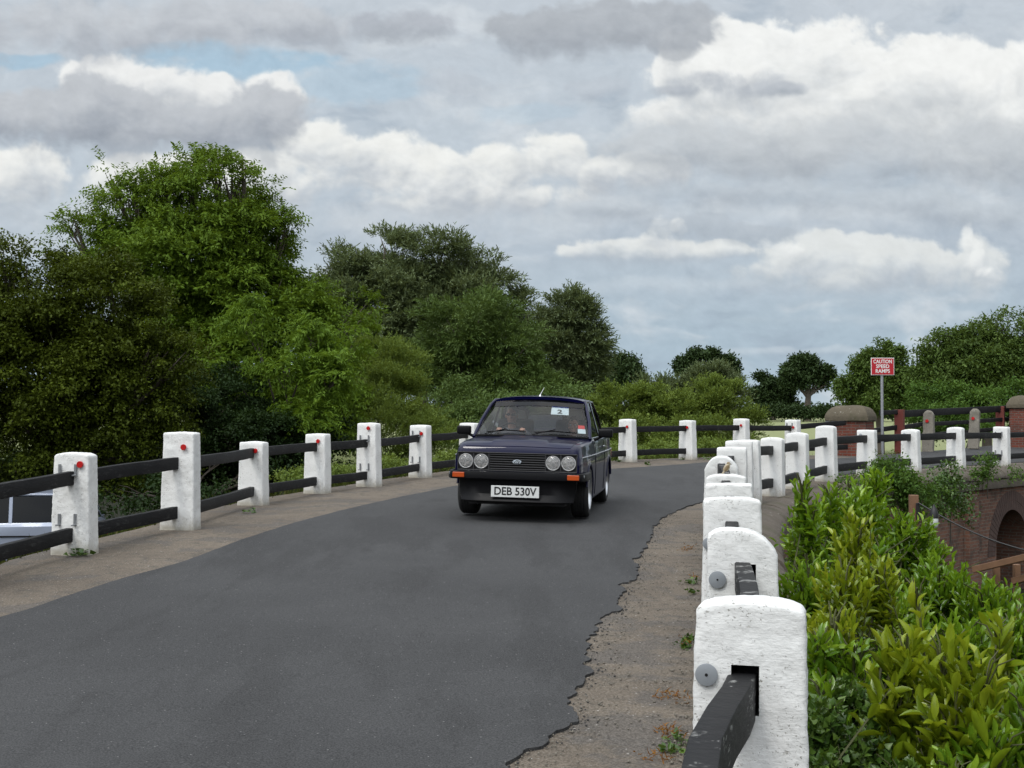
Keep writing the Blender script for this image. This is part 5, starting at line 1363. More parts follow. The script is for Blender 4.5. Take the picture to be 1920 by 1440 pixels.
car = empty('saloon_car')
tag(car, 'dark navy blue two door saloon with four round headlamps driving on the road', 'car')
rows = [[(x, s[0], z) for x, z in sec(s[0])] for s in ST]
yy = sorted(set([s[0] for s in ST] + list(np.linspace(.3, 3.7, 24))))
rows = [[(x, y, z) for x, z in sec(y)] for y in yy]
mb = MB().grid([r + [r[0]] for r in rows]); k = len(rows[0]) + 1
mb.f.append(tuple(range(k - 1))); mb.f.append(tuple((len(rows) - 1) * k + j for j in range(k - 2, -1, -1)))
body = mb.build('body', M['navy_paint'], car)
cutters = []
for ya in (.74, 3.14):
    for sd in (-1, 1):
        c = MB().lathe([(.335, -.17), (.335, .17)], 40, Matrix.Translation((sd * .70, ya, .295)) @ Matrix.Rotation(PI / 2, 4, 'Y')).build('cutter', M['interior_black'], None); cutters.append(c)
for sd in (-1, 1): cutters.append(MB().box((sd * .78, .16, .28), (.42, .60, .38)).build('cutter', M['interior_black'], None))
cutters.append(MB().box((0, -.02, .33), (1.5, .16, .28)).build('cutter', M['interior_black'], None))
cutters.append(MB().box((0, 0, .664), (1.375, .11, .212)).build('cutter', M['interior_black'], None))
cutters.append(MB().box((0, 2.28, .80), (1.34, 2.0, .90)).build('cutter', M['interior_black'], None))
cut(body, cutters); body.data.materials.clear(); body.data.materials.append(M['navy_paint']); smooth_me(body.data, 32)
# cabin lining
tub = MB(); x0, x1, y0, y1, z0, z1 = -.665, .665, 1.285, 3.275, .36, .915
for (c, s_) in (((0, 2.28, z0), (1.33, 1.99, .02)), ((x0 + .012, 2.28, .64), (.02, 1.99, .54)), ((x1 - .012, 2.28, .64), (.02, 1.99, .54)), ((0, y0 + .012, .64), (1.30, .02, .54)), ((0, y1 - .012, .64), (1.30, .02, .54))): tub.box(c, s_)
tub.build('cabin_lining', M['interior_black'], car)
# bonnet with its raised middle
P = []
for y in np.linspace(.045, 1.10, 22):
    wm, zs, zsh, zh = cs(y); f = min(1, max(0, (y - .10) / .10)); row = []
    for x in (-.655, -.62, -.50, -.345, -.315, -.15, 0, .15, .315, .345, .50, .62, .655):
        X = x * (wm - .075) / .70; base = np.interp(abs(X), [0, .18, .36, wm - .10, wm], [zh + .002, zh, zh - .004, zsh + .016, zsh - .01])
        row.append((X, y, base + .005 + (.017 * f if abs(x) < .33 else 0)))
    P.append(row)
bo = MB().grid(P); top = len(bo.v); o = bo.build('bonnet', M['navy_paint'], car); 
md = dict(thickness=.012, offset=-1); baked(o, [('SOLIDIFY', md)]); smooth_me(o.data, 22)
# wheel arch lips
for ya in (.74, 3.14):
    for sd in (-1, 1):
        pts = [(sd * (.760 if ya < 1 else .784), ya + .342 * math.cos(a), .295 + .342 * math.sin(a)) for a in np.linspace(R(14), R(166), 28)]
        MB().tube(pts, .016, 8).build('wheel_arch', M['navy_paint'], car, smooth=60)
        if True: add_wheel(car, sd * .668, ya, .297, .205, sd)
# grille panel, slats, badge, lamps
MB().box((0, .047, .664), (1.37, .012, .208)).build('lamp_panel', M['dark_grey_plastic'], car)
fr = MB()
for z in (.765, .563): fr.box((0, .018, z), (1.37, .05, .010))
for x in (-.684, -.50, -.325, .325, .50, .684): fr.box((x, .022, .664), (.011, .045, .19))
fr.build('grille_frame', M['dark_grey_plastic'], car, bevel=.003)
gr = MB()
for i in range(7): gr.box((0, .018, .584 + i * .0268), (.635, .03, .0105))
gr.build('grille', M['dark_grey_plastic'], car, bevel=.002)
gb = MB().box((0, .038, .664), (.63, .004, .19)); gb.build('grille_backing', M['black_hole'], car)
bd = MB(); e_ = [(math.cos(a) * .0495, math.sin(a) * .0235) for a in np.linspace(0, 2 * PI, 40, endpoint=False)]
bd.prism(e_, lambda p: (p[0], -.004, .667 + p[1]), lambda p: (p[0], .01, .667 + p[1])); bo_ = bd.build('badge', M['label_white'], car, bevel=.001)
bd = MB(); bd.prism(e_, lambda p: (p[0] * .86, -.007, .667 + p[1] * .78), lambda p: (p[0] * .86, .0, .667 + p[1] * .78)); bd.build('badge_face', M['plate_black'], bo_)
text_mesh('Ford', .040, M['label_white'], 'lettering', bo_, Matrix.Translation((0, -.0085, .6665)) @ FACE, .001, .35, 1.1, bold=.0006)
for x in (-.59, -.412, .412, .59):
    Mx = Matrix.Translation((x, .012, .664)) @ Matrix.Rotation(PI / 2, 4, 'X')
    hl = MB().lathe([(.073, -.02), (.083, -.01), (.084, .012), (.079, .018), (.074, .012)], 36, Mx, closed=True).build('headlamp', M['lamp_rim'], car, smooth=40)
    MB().lathe([(.074, .008), (.062, -.012), (.04, -.024), (.012, -.030), (.0005, -.031)], 32, Mx).build('reflector', M['lamp_reflector'], hl, smooth=60)
    MB().lathe([(.014, -.03), (.014, .0), (.009, .006), (.0005, .007)], 14, Mx).build('bulb', M['label_white'], hl, smooth=60)
    MB().lathe([(.0745, .010), (.060, .020), (.03, .027), (.0005, .029)], 32, Mx).build('lens', M['headlamp_lens'], hl, smooth=60)
# bumper and front spoiler
bp = MB(); path = [(-.785, .52), (-.787, .20), (-.775, .02), (-.74, -.045), (-.66, -.068), (-.3, -.082), (0, -.086), (.3, -.082), (.66, -.068), (.74, -.045), (.775, .02), (.787, .20), (.785, .52)]
prof = [(-.03, .465), (0, .462), (.014, .475), (.016, .515), (.008, .548), (-.004, .556), (-.03, .556)]
rows = []
for i, (x, y) in enumerate(path):
    a = Vector(path[max(0, i - 1)]); b = Vector(path[min(len(path) - 1, i + 1)]); t_ = (b - a).normalized(); n_ = Vector((t_.y, -t_.x))
    rows.append([(x + n_.x * o, y + n_.y * o, z) for o, z in prof])
bp.grid([r + [r[0]] for r in rows]); k = len(prof) + 1; bp.f.append(tuple(range(k - 1))); bp.f.append(tuple((len(rows) - 1) * k + j for j in range(k - 1)))
bp.build('bumper', M['black_plastic'], car, smooth=35)
for sd in (-1, 1): MB().box((sd * .764, .0, .520), (.018, .045, .036), Matrix.Rotation(sd * .45, 3, 'Z')).build('bumper_end', M['galvanised'], car, bevel=.01)
for x in (-.655, .655): MB().box((x, -.088, .510), (.135, .03, .058), Matrix.Rotation(-.04 if x > 0 else .04, 3, 'Z')).build('indicator', M['indicator_orange'], car, bevel=.006)
sp_ = MB(); rows = []
for x in np.linspace(-1, 1, 15):
    bow = .03 * x * x + (.10 * max(0, abs(x) - .8) / .2)
    w = .675
    rows.append([(x * w, -.045 + bow, .468), (x * w, -.030 + bow, .42), (x * (w - .01), -.035 + bow, .30), (x * (w - .03), -.075 + bow, .245), (x * (w - .03), -.085 + bow, .222), (x * (w - .03), -.06 + bow, .215), (x * (w - .04), .05 + bow, .225), (x * w, .06 + bow, .468)])
sp_.grid([r + [r[0]] for r in rows]); k = 9; sp_.f.append(tuple(range(8))); sp_.f.append(tuple(14 * k + j for j in range(8)))
sp_.build('front_spoiler', M['black_plastic'], car, smooth=30)
MB().box((0, .6, .235), (1.1, 1.1, .12)).build('underside', M['interior_black'], car)
MB().box((0, 2.2, .19), (1.2, 1.6, .05)).build('floor_pan', M['interior_black'], car)
pl_ = MB().box((0, -.094, .335), (.548, .008, .128)).build('number_plate', M['plate_white'], car, bevel=.002)
text_mesh('DEB 530V', .124, M['plate_black'], 'lettering', pl_, Matrix.Translation((0, -.0995, .3345)) @ FACE, .0008, 0, .93, bold=.0022)
# coach lines, sills, door handle, seams
for sd in (-1, 1):
    st = MB()
    pts = [(sd * (cs(y)[0] + .002), y, .728 + .006 * math.sin(y)) for y in np.linspace(.12, 3.85, 24)]
    st.tube(pts, .006, 6); st.build('coach_line', M['coach_line'], car, smooth=60)
    for y in (1.22, 2.36): 
        MB().tube([(sd * (cs(y)[0] - .0235 + .004), y, .88), (sd * (cs(y)[0] + .0), y, .70), (sd * cs(y)[0], y, .45), (sd * (cs(y)[0] - .008), y, .25)], .004, 5).build('door_seam', M['black_hole'], car)
    MB().box((sd * .795, 2.24, .80), (.02, .13, .022)).build('door_handle', M['chrome'], car, bevel=.004)
    MB().box((sd * .745, 3.87, .66), (.03, .08, .12)).build('tail_lamp', M['red_reflector'], car, bevel=.01)
    # mirrors
    mr = MB().box((sd * .885, 1.36, .985), (.175, .085, .105)).build('door_mirror', M['black_plastic'], car, bevel=.022, segs=3, smooth=50)
    MB().tube([(sd * .745, 1.36, .90), (sd * .80, 1.36, .925), (sd * .85, 1.36, .955)], [.022, .018, .02], 8).build('mirror_arm', M['black_plastic'], mr, smooth=60)
    MB().box((sd * .885, 1.405, .985), (.15, .004, .085)).build('mirror_glass', M['chrome'], mr)
# roof
def roof_sec(v):
    y = 1.80 + v * 1.08; zc = 1.418 + .020 * (1 - (2 * v - .9) ** 2); w = .572 - .01 * v
    top = [(w * math.sin(a), zc - .055 * (1 - math.cos(a)) / 1.0 - .01 * abs(math.sin(a)) ** 6) for a in np.linspace(-PI / 2, PI / 2, 19)]
    bot = [(x * .96, z - .035) for x, z in reversed(top)]
    return [(x, y - .055 * (1 - (x / w) ** 2) * (1 - v) + .03 * (1 - (x / w) ** 2) * v, z) for x, z in top + bot]
rows = [roof_sec(v) for v in np.linspace(0, 1, 14)]
mb = MB().grid([r + [r[0]] for r in rows]); k = len(rows[0]) + 1
mb.f.append(tuple(range(k - 1))); mb.f.append(tuple(13 * k + j for j in range(k - 1)))
mb.build('roof', M['navy_paint'], car, smooth=50)
for sd in (-1, 1):
    MB().tube([(sd * .716, 1.13, .905), (sd * .675, 1.42, 1.115), (sd * .607, 1.70, 1.31), (sd * .575, 1.83, 1.366), (sd * .572, 2.3, 1.374), (sd * .565, 2.85, 1.352)], [.022, .021, .020, .019, .018, .018], 8).build('pillar', M['navy_paint'], car, smooth=60)
    MB().bar((sd * .715, 2.36, .90), (sd * .580, 2.33, 1.36), .05, .02, (1, 0, 0)).build('pillar', M['gloss_black'], car, bevel=.004)
    # rear quarter panel
    q = [(2.96, .905, .708), (3.52, .925, .655), (3.34, 1.04, .648), (3.12, 1.20, .608), (2.86, 1.372, .570), (2.72, 1.372, .576), (2.90, 1.20, .632), (3.02, 1.04, .680)]
    pm = MB(); pm.prism(q, lambda p: (sd * p[2], p[0], p[1]), lambda p: (sd * (p[2] - .05), p[0], p[1])); pm.build('rear_quarter', M['navy_paint'], car, bevel=.006)
    rub = MB().tube([(sd * .713, 1.30, .915), (sd * .713, 2.3, .915), (sd * .705, 3.0, .918), (sd * .638, 2.93, 1.19), (sd * .580, 2.72, 1.362), (sd * .582, 1.9, 1.362), (sd * .640, 1.60, 1.19), (sd * .713, 1.27, .915)], .012, 6); rub.build('window_trim', M['chrome'] if False else M['gloss_black'], car, smooth=60)
    g = MB(); g.add([(sd * .712, 1.28, .915), (sd * .712, 2.34, .915), (sd * .580, 2.32, 1.36), (sd * .580, 1.87, 1.362), (sd * .638, 1.60, 1.19)], [(0, 1, 2, 3, 4)]); g.build('door_window', M['window_glass'], car)
    g = MB(); g.add([(sd * .712, 2.38, .915), (sd * .705, 3.0, .918), (sd * .634, 2.92, 1.19), (sd * .577, 2.73, 1.36), (sd * .580, 2.35, 1.36)], [(0, 1, 2, 3, 4)]); g.build('quarter_window', M['window_glass'], car)
def ws(u, t):
    """point on the windscreen, u -1..1, t 0 bottom..1 top"""
    b = Vector((.700 * u, 1.145 - .085 * (1 - u * u), .928 + .012 * (1 - u * u))); e = Vector((.563 * u, 1.83 - .055 * (1 - u * u), 1.362 + .030 * (1 - u * u)))
    p = b.lerp(e, t); p.y -= .02 * math.sin(PI * t) * (1 - u * u); return p
def wpatch(u0, u1, t0, t1, off=0, n=12, m=8):
    return MB().grid([[tuple(ws(u0 + (u1 - u0) * i / n, t0 + (t1 - t0) * j / m) + Vector((0, -.83, .55)) * off) for i in range(n + 1)] for j in range(m + 1)])
wpatch(-1, 1, 0, 1, 0, 24, 12).build('windscreen', M['window_glass'], car, smooth=80)
wpatch(-.985, .985, .80, .995, .004, 24, 4).build('sun_strip', M['sun_strip'], car, smooth=80)
MB().tube([tuple(ws(u, 0)) for u in np.linspace(-1, 1, 20)], .015, 6).build('windscreen_seal', M['black_plastic'], car, smooth=60)
MB().tube([tuple(ws(u, 1)) for u in np.linspace(-1, 1, 20)], .012, 6).build('windscreen_seal', M['black_plastic'], car, smooth=60)
g = MB(); g.grid([[( (.575 * (1 - t) + .645 * t) * u * .97, 2.90 + .03 * (1 - u * u) + t * .58, 1.355 * (1 - t) + .945 * t + .01 * (1 - u * u)) for u in np.linspace(-1, 1, 11)] for t in np.linspace(0, 1, 8)]); g.build('rear_window', M['window_glass'], car, smooth=80)
# wipers lie along the foot of the glass
for (pu, tu0, tu1) in ((-.30, -.80, -.10), (.42, .06, .80)):
    off = Vector((0, -.022, .018))
    w_ = MB(); w_.tube([ws(tu0, .055) + off, ws((tu0 + tu1) / 2, .10) + off, ws(tu1, .075) + off], .007, 6)
    w_.tube([ws(tu0 - .02, .0) + off, ws(tu0 + .15, .04) + off * 1.6, ws((tu0 + tu1) / 2, .11) + off * 1.8], .007, 6)
    w_.build('wiper', M['black_plastic'], car, smooth=60)
ae = MB().lathe([(.018, 0), (.016, .012), (.008, .03), (.001, .032)], 12, Matrix.Translation((0, 1.83, 1.418))); ae.tube([(0, 1.83, 1.445), (.015, 1.90, 1.49), (.03, 1.98, 1.54)], [.004, .003, .0018], 5); ae.build('aerial', M['chrome'], car, smooth=60)
stk = wpatch(.30, .66, .60, .84, -.012, 4, 4).build('paper_sticker', M['label_white'], car); wpatch(.305, .655, .79, .835, -.009, 4, 2).build('sticker_band', M['label_blue'], stk)
c_ = ws(.48, .68); nn_ = (ws(.5, .68) - ws(.46, .68)).cross(ws(.48, .70) - ws(.48, .66)).normalized(); xx_ = (ws(.5, .68) - ws(.46, .68)).normalized(); yy_ = nn_.cross(xx_)
if nn_.y > 0: nn_ = -nn_; yy_ = nn_.cross(xx_)
RM = Matrix((( xx_.x, yy_.x, nn_.x, 0), (xx_.y, yy_.y, nn_.y, 0), (xx_.z, yy_.z, nn_.z, 0), (0, 0, 0, 1)))
text_mesh('2', .125, M['plate_black'], 'lettering', stk, Matrix.Translation(c_ - nn_ * .008) @ RM, .001, bold=.003)
s2 = wpatch(.82, .96, .12, .24, -.008, 4, 4).build('permit_sticker', M['label_white'], car); wpatch(.83, .95, .245, .34, -.008, 4, 3).build('red_sticker', M['label_red'], car)
# inside: dashboard, wheel, seats, mirror
MB().box((0, 1.36, .875), (1.30, .20, .10)).build('dashboard', M['interior_black'], car, bevel=.02)
swm = Matrix.Translation((-.34, 1.60, .90)) @ Matrix.Rotation(R(68), 4, 'X')
st_ = MB(); st_.tube([swm @ Vector((.19 * math.cos(a), .19 * math.sin(a), 0)) for a in np.linspace(0, 2 * PI, 33)], .014, 8, cap=False)
for a in (0, PI, -PI / 2): st_.tube([swm @ Vector((0, 0, -.02)), swm @ Vector((.18 * math.cos(a), .18 * math.sin(a), 0))], .012, 6)
st_.tube([swm @ Vector((0, 0, -.02)), (-.34, 1.38, .80)], .025, 8); st_.build('steering_wheel', M['black_plastic'], car, smooth=60)
MB().box((.0, 1.82, 1.315), (.22, .03, .055)).build('rear_view_mirror', M['black_plastic'], car, bevel=.012)
for sx in (-.385, .385):
    se = MB().box((sx, 2.30, .80), (.48, .12, .66), Matrix.Rotation(R(-14), 3, 'X')).box((sx, 2.0, .50), (.48, .52, .14))
    se.build('seat', M['seat_fabric'], car, bevel=.045, segs=4, smooth=50)
    hr = MB()
    fr_ = [Vector((sx - .13, 2.40, 1.10)), Vector((sx - .14, 2.42, 1.22)), Vector((sx - .10, 2.43, 1.27)), Vector((sx + .10, 2.43, 1.27)), Vector((sx + .14, 2.42, 1.22)), Vector((sx + .13, 2.40, 1.10)), Vector((sx - .13, 2.40, 1.10))]
    hr.tube(fr_, .03, 8); hr.build('headrest', M['seat_fabric'], car, smooth=60)
    MB().box((sx, 2.425, 1.18), (.22, .012, .12)).build('headrest_net', M['pale_mesh'], car)
MB().box((0, 3.02, .72), (1.20, .14, .50), Matrix.Rotation(R(-12), 3, 'X')).build('rear_seat', M['seat_fabric'], car, bevel=.04, smooth=50)
CY = 14.55; CX = (966.7 - 960) / FPX * CY; CYAW = R(9.0)
w4 = [Hs(CX + math.sin(CYAW) * b_ + math.cos(CYAW) * a_, CY + math.cos(CYAW) * b_ - math.sin(CYAW) * a_) for a_ in (-.67, .67) for b_ in (.74, 3.14)]
CZ = sum(w4) / 4 + .028
pitch = math.atan(((w4[1] + w4[3]) - (w4[0] + w4[2])) / 2 / 2.4)
roll = math.atan((w4[2] - w4[0] + w4[3] - w4[1]) / 2 / 1.34) - R(.45)
car.rotation_euler = (pitch, -roll, -CYAW); car.location = (CX, CY, CZ - math.sin(pitch) * 1.94)
bpy.context.view_layer.update()
CM = car.matrix_basis.copy()

# ------------------------------------------------------------ two people in the car
simple('skin', (.42, .21, .15), .5, var=.08); simple('skin_tan', (.36, .17, .11), .5, var=.08)
simple('grey_shirt', (.10, .10, .12), .85, var=.2, scale=50); simple('dark_jumper', (.03, .03, .05), .85, var=.2, scale=50)
simple('grey_hair', (.20, .18, .16), .8, var=.3, scale=60); simple('brown_hair', (.035, .02, .012), .7, var=.4, scale=60)
simple('trousers', (.02, .024, .04), .85); simple('eye_white', (.6, .6, .58), .2); simple('lip', (.30, .10, .08), .5)
def ell(mb, c, r, n=16, m=10, rot=None):
    prof = [(max(1e-4, math.sin(PI * i / m)), -math.cos(PI * i / m)) for i in range(m + 1)]
    Mx = Matrix.Translation(c) @ (rot.to_4x4() if rot else Matrix.Identity(4)) @ Matrix.Diagonal((*r, 1)); mb.lathe(prof, n, Mx)
def remesh(name, mb, m, parent, vox, smooth_it=4):
    me = mb.mesh(name); o = link(name, me, m, parent)
    baked(o, [('REMESH', dict(mode='VOXEL', voxel_size=vox)), ('SMOOTH', dict(factor=.5, iterations=smooth_it))]); o.data.materials.clear(); o.data.materials.append(m)
    o.data.polygons.foreach_set('use_smooth', [True] * len(o.data.polygons)); return o
def person(label, x, zhead, skin, shirt, hairm, glasses, hands, k=1.0, hair_long=False, turn=0):
    p = empty('person'); tag(p, label, 'person'); 
    y = 2.16; hip = Vector((x, 2.06, .62)); hd = Vector((x, y - .02, zhead))
    def body(grow, parts):
        mb = MB(); g = grow
        chest = Vector((x, y + .03, zhead - .37 * k)); neck = Vector((x, y + .02, zhead - .16 * k))
        if 'torso' in parts:
            mb.tube([hip, hip.lerp(chest, .5), chest, chest.lerp(neck, .55)], [.135 * k + g, .13 * k + g, .145 * k + g, .085 * k + g], 16)
            mb.tube([chest + Vector((-.19 * k, 0, .10 * k)), chest + Vector((0, 0, .125 * k)), chest + Vector((.19 * k, 0, .10 * k))], [.062 * k + g, .085 * k + g, .062 * k + g], 12)
        for sd, hp in zip((-1, 1), hands):
            sh = chest + Vector((sd * .19 * k, 0, .10 * k)); hp = Vector(hp); el = sh.lerp(hp, .5) + Vector((sd * .07, .02, -.12))
            dr = (hp - el).normalized()
            if 'arms' in parts: mb.tube([sh, sh.lerp(el, .5), el, el.lerp(hp, .55), hp - dr * .03], [.058 * k + g, .052 * k + g, .043 * k + g, .039 * k + g, .028 * k + g], 12)
            if 'hands' in parts:
                mb.tube([hp - dr * .06, hp - dr * .01, hp + dr * .03], [.026, .034, .030], 10)
                ax = Vector((0, 0, 1)).cross(dr).normalized(); up_ = dr.cross(ax)
                for q, L_ in zip((-1.5, -.5, .5, 1.5), (.055, .068, .064, .05)):
                    a = hp + dr * .025 + ax * q * .018; b = a + dr * L_ * .5 + up_ * .012; c = b + dr * L_ * .15 - up_ * L_ * .55; e = c - dr * L_ * .35 - up_ * .006
                    mb.tube([a, b, c, e], [.0095, .009, .0085, .0075], 8)
                a = hp - dr * .01 - ax * sd * .028; mb.tube([a, a - ax * sd * .022 + dr * .02, a - ax * sd * .02 + dr * .045 - up_ * .02], [.012, .010, .008], 8)
            lg = hip + Vector((sd * .10, -.02, -.03)); kn = Vector((x + sd * .13, 1.62, .70)); ft = Vector((x + sd * .12, 1.42, .42))
            if 'legs' in parts: mb.tube([lg, lg.lerp(kn, .5), kn, kn.lerp(ft, .5), ft], [.088 * k + g, .078 * k + g, .060 * k + g, .052 * k + g, .038 * k + g], 12)
        if 'head' in parts:
            mb.tube([chest.lerp(neck, .4), neck, hd + Vector((0, .02, -.05))], [.062 * k, .055 * k, .056 * k], 14)
            ell(mb, hd + Vector((0, .012, .022)), (.076 * k, .094 * k, .096 * k)); ell(mb, hd + Vector((0, -.022, -.045)), (.058 * k, .066 * k, .070 * k))
            ell(mb, hd + Vector((0, -.062, -.095)), (.026 * k, .022 * k, .020 * k), 10, 8)
            mb.tube([hd + Vector((0, -.080, .012)), hd + Vector((0, -.098, -.018)), hd + Vector((0, -.106, -.036))], [.010, .013, .017], 10)
            for sd in (-1, 1):
                ell(mb, hd + Vector((sd * .078 * k, .010, -.012)), (.010, .022, .032), 8, 8); ell(mb, hd + Vector((sd * .032, -.072, .030)), (.026, .014, .010), 8, 8); ell(mb, hd + Vector((sd * .042, -.058, -.030)), (.022, .020, .020), 8, 8)
            mb.tube([hd + Vector((-.024, -.079, -.066)), hd + Vector((0, -.085, -.065)), hd + Vector((.024, -.079, -.066))], [.006, .009, .006], 8)
        return mb
    remesh('body', body(0, ('torso', 'arms', 'hands', 'legs', 'head')), M[skin], p, .008)
    remesh('shirt', body(.014, ('torso', 'arms')), M[shirt], p, .012)
    remesh('trousers', body(.012, ('legs',)), M['trousers'], p, .013)
    hb = MB(); ell(hb, hd + Vector((0, .026, .040)), (.083 * k, .096 * k, .092 * k), 24, 16)
    ell(hb, hd + Vector((0, .055, -.01)), (.078 * k, .062 * k, .09 * k), 20, 14)
    if hair_long:
        for sd in (-1, 1): ell(hb, hd + Vector((sd * .068, .03, -.06)), (.03, .05, .10), 12, 10)
    ho = hb.mesh('hair'); displace(ho, .012, 22, 3, 3); remesh_o = link('hair', ho, M[hairm], p); baked(remesh_o, [('REMESH', dict(mode='VOXEL', voxel_size=.007))]); remesh_o.data.materials.clear(); remesh_o.data.materials.append(M[hairm])
    remesh_o.data.polygons.foreach_set('use_smooth', [True] * len(remesh_o.data.polygons))
    if glasses:
        gm = MB()
        for sd in (-1, 1): ell(gm, hd + Vector((sd * .034, -.088, .008)), (.028, .008, .019), 14, 8); gm.tube([hd + Vector((sd * .06, -.080, .012)), hd + Vector((sd * .08, .0, .005))], .003, 5)
        gm.tube([hd + Vector((-.012, -.095, .014)), hd + Vector((.012, -.095, .014))], .003, 5); gm.build('sunglasses', M['gloss_black'], p, smooth=60)
    else:
        for sd in (-1, 1):
            gm = MB(); ell(gm, hd + Vector((sd * .031, -.072, .006)), (.013, .011, .010), 12, 8); ey = gm.build('eye', M['eye_white'], p, smooth=80)
            gm = MB(); ell(gm, hd + Vector((sd * .031, -.081, .006)), (.006, .004, .006), 10, 6); gm.build('iris', M['brown_hair'], ey, smooth=80)
    p.matrix_basis = CM; return p
person('driver in dark sunglasses and grey shirt, hands on the steering wheel', -.41, 1.175, 'skin', 'grey_shirt', 'grey_hair', True, [(-.50, 1.66, .98), (-.18, 1.66, .98)])
person('dark haired passenger low in the seat behind the numbered sticker', .40, 1.06, 'skin_tan', 'dark_jumper', 'brown_hair', False, [(.32, 1.78, .76), (.50, 1.78, .76)], k=.88, hair_long=True)

# ------------------------------------------------------------ parked cars below the left bank
simple('silver_paint', (.24, .27, .34), .42, metal=.25, coat=.25, var=.04); simple('dark_car_paint', (.012, .013, .016), .25, coat=1, var=.05)
simple('blue_grey_cloth', (.10, .10, .11), .9)
def parked_car(name, label, loc, rz, paint, L=4.4, W=1.72, Hh=1.46, belt=.92, estate=True):
    t = tag(empty(name, loc, (0, 0, rz)), label, 'car', 'cars parked below the road bank')
    hw = W / 2
    ys = [(-L / 2, .9, .40, .62), (-L / 2 + .08, .96, .30, .72), (-L / 2 + .5, 1, .22, .82), (-L / 2 + 1.15, 1, .2, belt), (0, 1, .2, belt), (L / 2 - .5, 1, .22, belt + .02), (L / 2 - .08, .97, .30, belt), (L / 2, .92, .42, belt - .08)]
    rows = []
    for (y, kx, zs, zt) in ys:
        w = hw * kx; h = [(w - .08, zs), (w - .01, zs + .08), (w, .55), (w - .02, zt - .06), (w - .06, zt)]
        rows.append([(x, y, z) for x, z in h] + [(-x, y, z) for x, z in reversed(h)])
    mb = MB().grid([r + [r[0]] for r in rows]); k = 11; mb.f.append(tuple(range(10))); mb.f.append(tuple((len(rows) - 1) * k + j for j in range(10)))
    bd = mb.build('body', M[paint], t); cs_ = [MB().lathe([(.33, -.2), (.33, .2)], 28, Matrix.Translation((sd * (hw - .05), yv, .30)) @ Matrix.Rotation(PI / 2, 4, 'Y')).build('cutter', M['interior_black'], None) for sd in (-1, 1) for yv in (-L / 2 + .85, L / 2 - .8)]
    cs_.append(MB().box((0, .45, .95), (W - .25, L - 2.2, .9)).build('cutter', M['interior_black'], None))
    bpy.context.view_layer.update()
    for c in cs_: c.matrix_basis = t.matrix_basis @ c.matrix_basis
    cut(bd, cs_); bd.data.materials.clear(); bd.data.materials.append(M[paint]); smooth_me(bd.data, 30)
    y0, y1 = -L / 2 + 1.2, L / 2 - .12; ty0, ty1 = -L / 2 + 1.85, (L / 2 - .38 if estate else L / 2 - 1.1); hb, ht = hw - .07, hw - .20
    if not estate: y1 = L / 2 - .65
    rf_ = MB(); rf_.grid([[(ht * u, y, Hh - .045 * abs(u) ** 3 - .03 * (2 * (y - ty0) / (ty1 - ty0) - 1) ** 2) for u in np.linspace(-1, 1, 11)] for y in np.linspace(ty0, ty1, 9)]); ro_ = rf_.build('roof', M[paint], t); baked(ro_, [('SOLIDIFY', dict(thickness=.05, offset=-1))]); smooth_me(ro_.data, 40)
    zr = Hh - .085
    for sd in (-1, 1):
        MB().tube([(sd * (ht + .005), ty0, zr + .02), (sd * (ht + .015), 0, zr + .035), (sd * (ht + .005), ty1, zr + .02)], .028, 8).build('roof_rail', M[paint], t, smooth=60)
        for (a, b, wd) in (((y0, belt), (ty0, zr), .06), ((-.05, belt), (-.02, zr), .07), ((1.0, belt), (.97, zr), .06), ((y1, belt + .02), (ty1, zr), .10)):
            MB().bar((sd * hb, a[0], a[1] - .02), (sd * ht, b[0], b[1]), wd, .04, (1, 0, 0)).build('pillar', M[paint], t, bevel=.005)
        for (a0, a1, b0, b1) in ((y0 + .08, -.09, ty0 + .03, -.06), (-.01, .96, .02, .93), (1.04, y1 - .06, 1.0, ty1 - .06)):
            MB().add([(sd * hb, a0, belt), (sd * hb, a1, belt), (sd * ht, b1, zr), (sd * ht, b0, zr)], [(0, 1, 2, 3)]).build('side_window', M['tinted_glass'], t)
    MB().add([(-hb, y0, belt), (hb, y0, belt), (ht, ty0, zr), (-ht, ty0, zr)], [(0, 1, 2, 3)]).build('windscreen', M['tinted_glass'], t)
    MB().add([(-hb, y1, belt), (hb, y1, belt), (ht, ty1, zr), (-ht, ty1, zr)], [(0, 1, 2, 3)]).build('rear_window', M['tinted_glass'], t)
    for sx in (-.36, .36): MB().box((sx, .3, .85), (.45, .12, .65)).build('seat', M['blue_grey_cloth'], t, bevel=.04)
    for sd in (-1, 1):
        MB().tube([(sd * (hw + .004), -L / 2 + .4, .70), (sd * (hw + .004), L / 2 - .2, .72)], .012, 6).build('side_trim', M['black_plastic'], t)
        for yv in (-L / 2 + .85, L / 2 - .8): add_wheel(t, sd * (hw - .10), yv, .30, .19, sd)
        MB().box((sd * .60, -L / 2 + .02, .60), (.28, .08, .13)).build('headlamp', M['lamp_glass'], t, bevel=.02)
        MB().box((sd * .72, L / 2 - .02, .72), (.14, .06, .25)).build('tail_lamp', M['red_reflector'], t, bevel=.01)
    return t
z_ = CH - 1.27 - 1.46
parked_car('parked_car', 'silver blue estate car parked below the bank, behind the nearest left post', (-9.45, 22.3, z_), R(-88), 'silver_paint')
c2 = at(500, 892, 28.5); parked_car('parked_car', 'very dark car parked in shade, seen through the rails left of the fourth post', (c2.x + .9, 28.6, c2.z - 1.36), R(-70), 'dark_car_paint', Hh=1.42, estate=False)
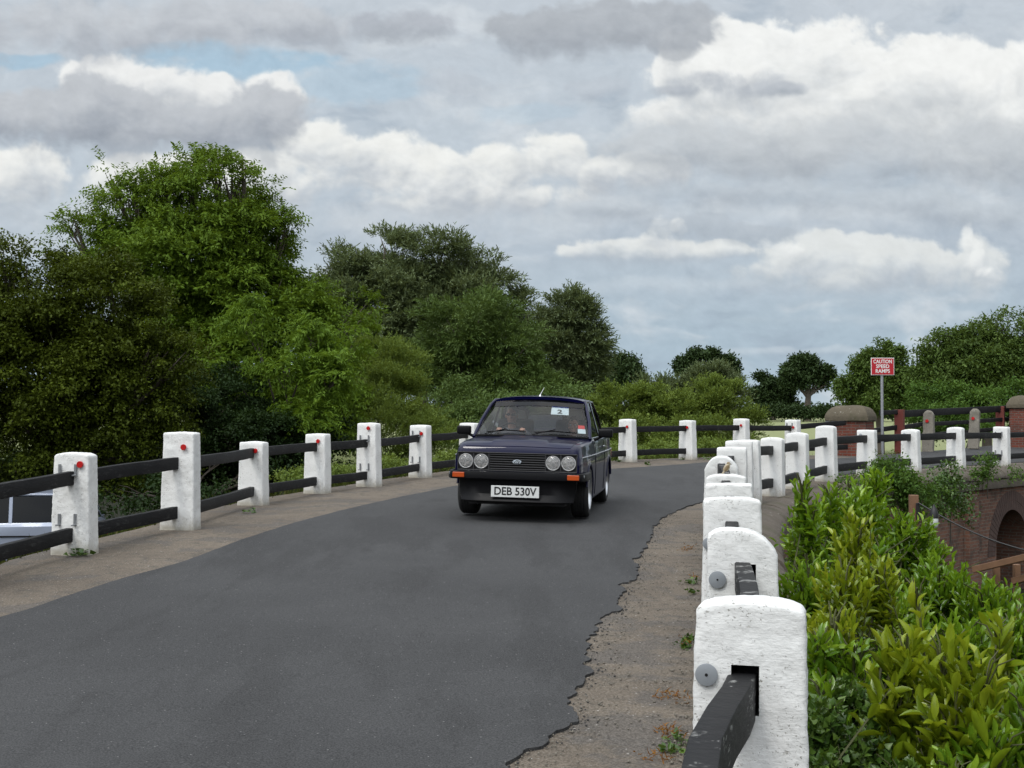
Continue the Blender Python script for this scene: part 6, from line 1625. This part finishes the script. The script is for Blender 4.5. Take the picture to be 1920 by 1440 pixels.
# pale weathered field gate behind the silver car
simple('grey_timber', (.16, .135, .105), .9, var=.3, scale=12)
fg = tag(empty('field_gate'), 'weathered timber field gate in deep shade behind the silver car', 'gate')
G = lambda u, v: at(u, v, 27.0)
for (a, b) in (((-60, 872), (100, 868)), ((-60, 886), (100, 884)), ((-60, 905), (100, 902)), ((-60, 924), (100, 921))): MB().bar(G(*a), G(*b), .04, .07).build('gate_bar', M['grey_timber'], fg)
MB().bar(G(35, 870), G(62, 922), .03, .07).build('gate_brace', M['grey_timber'], fg); MB().bar(G(95, 868), G(62, 922), .03, .07).build('gate_brace', M['grey_timber'], fg)
for u in (-58, 98): MB().bar(G(u, 862), G(u, 960), .08, .08, (0, 1, 0)).build('gate_post', M['grey_timber'], fg)

# ------------------------------------------------------------ small bird on the fifth near post
simple('bird_brown', (.20, .145, .075), .8, var=.35, scale=90); simple('bird_dark', (.05, .035, .025), .7); simple('bird_pale', (.36, .31, .22), .8)
bx, by, bz, btz = RP[4][0], RP[4][1], 0, RP[4][3]
bi = tag(empty('bird', (bx + .005, by - .02, btz + .006), (0, 0, R(10))), 'small brown bird perched on top of a near white post', 'bird')
mb = MB(); rt_ = Matrix.Rotation(R(-58), 3, 'Y')
ell(mb, (0, 0, .052), (.038, .024, .026), 16, 12, rt_); ell(mb, (.018, 0, .084), (.018, .0165, .0165), 14, 10); mb.tube([(.028, 0, .083), (.045, 0, .081)], [.006, .001], 8)
mb.tube([(-.016, 0, .03), (-.032, 0, .008), (-.045, 0, -.002)], [.012, .008, .006], 8)
remesh('body', mb, M['bird_pale'], bi, .0025, 2)
mb = MB()
for sd in (-1, 1): ell(mb, (-.008, sd * .020, .048), (.034, .007, .016), 12, 8, rt_)
mb.build('wings', M['bird_brown'], bi, smooth=80)
mb = MB(); ell(mb, (.015, 0, .089), (.016, .0155, .013), 12, 8); mb.build('crown', M['bird_brown'], bi, smooth=80)
MB().tube([(.034, 0, .083), (.047, 0, .081)], [.0045, .0005], 8).build('beak', M['bird_dark'], bi, smooth=80)
for sd in (-1, 1): MB().tube([(.002, sd * .009, .034), (.004, sd * .009, .012), (.0, sd * .009, .001), (.014, sd * .010, .0)], .0016, 5).build('leg', M['bird_dark'], bi)
for sd in (-1, 1): mb = MB(); ell(mb, (.026, sd * .0135, .087), (.0025, .002, .0025), 8, 6); mb.build('eye', M['black_hole'], bi, smooth=80)
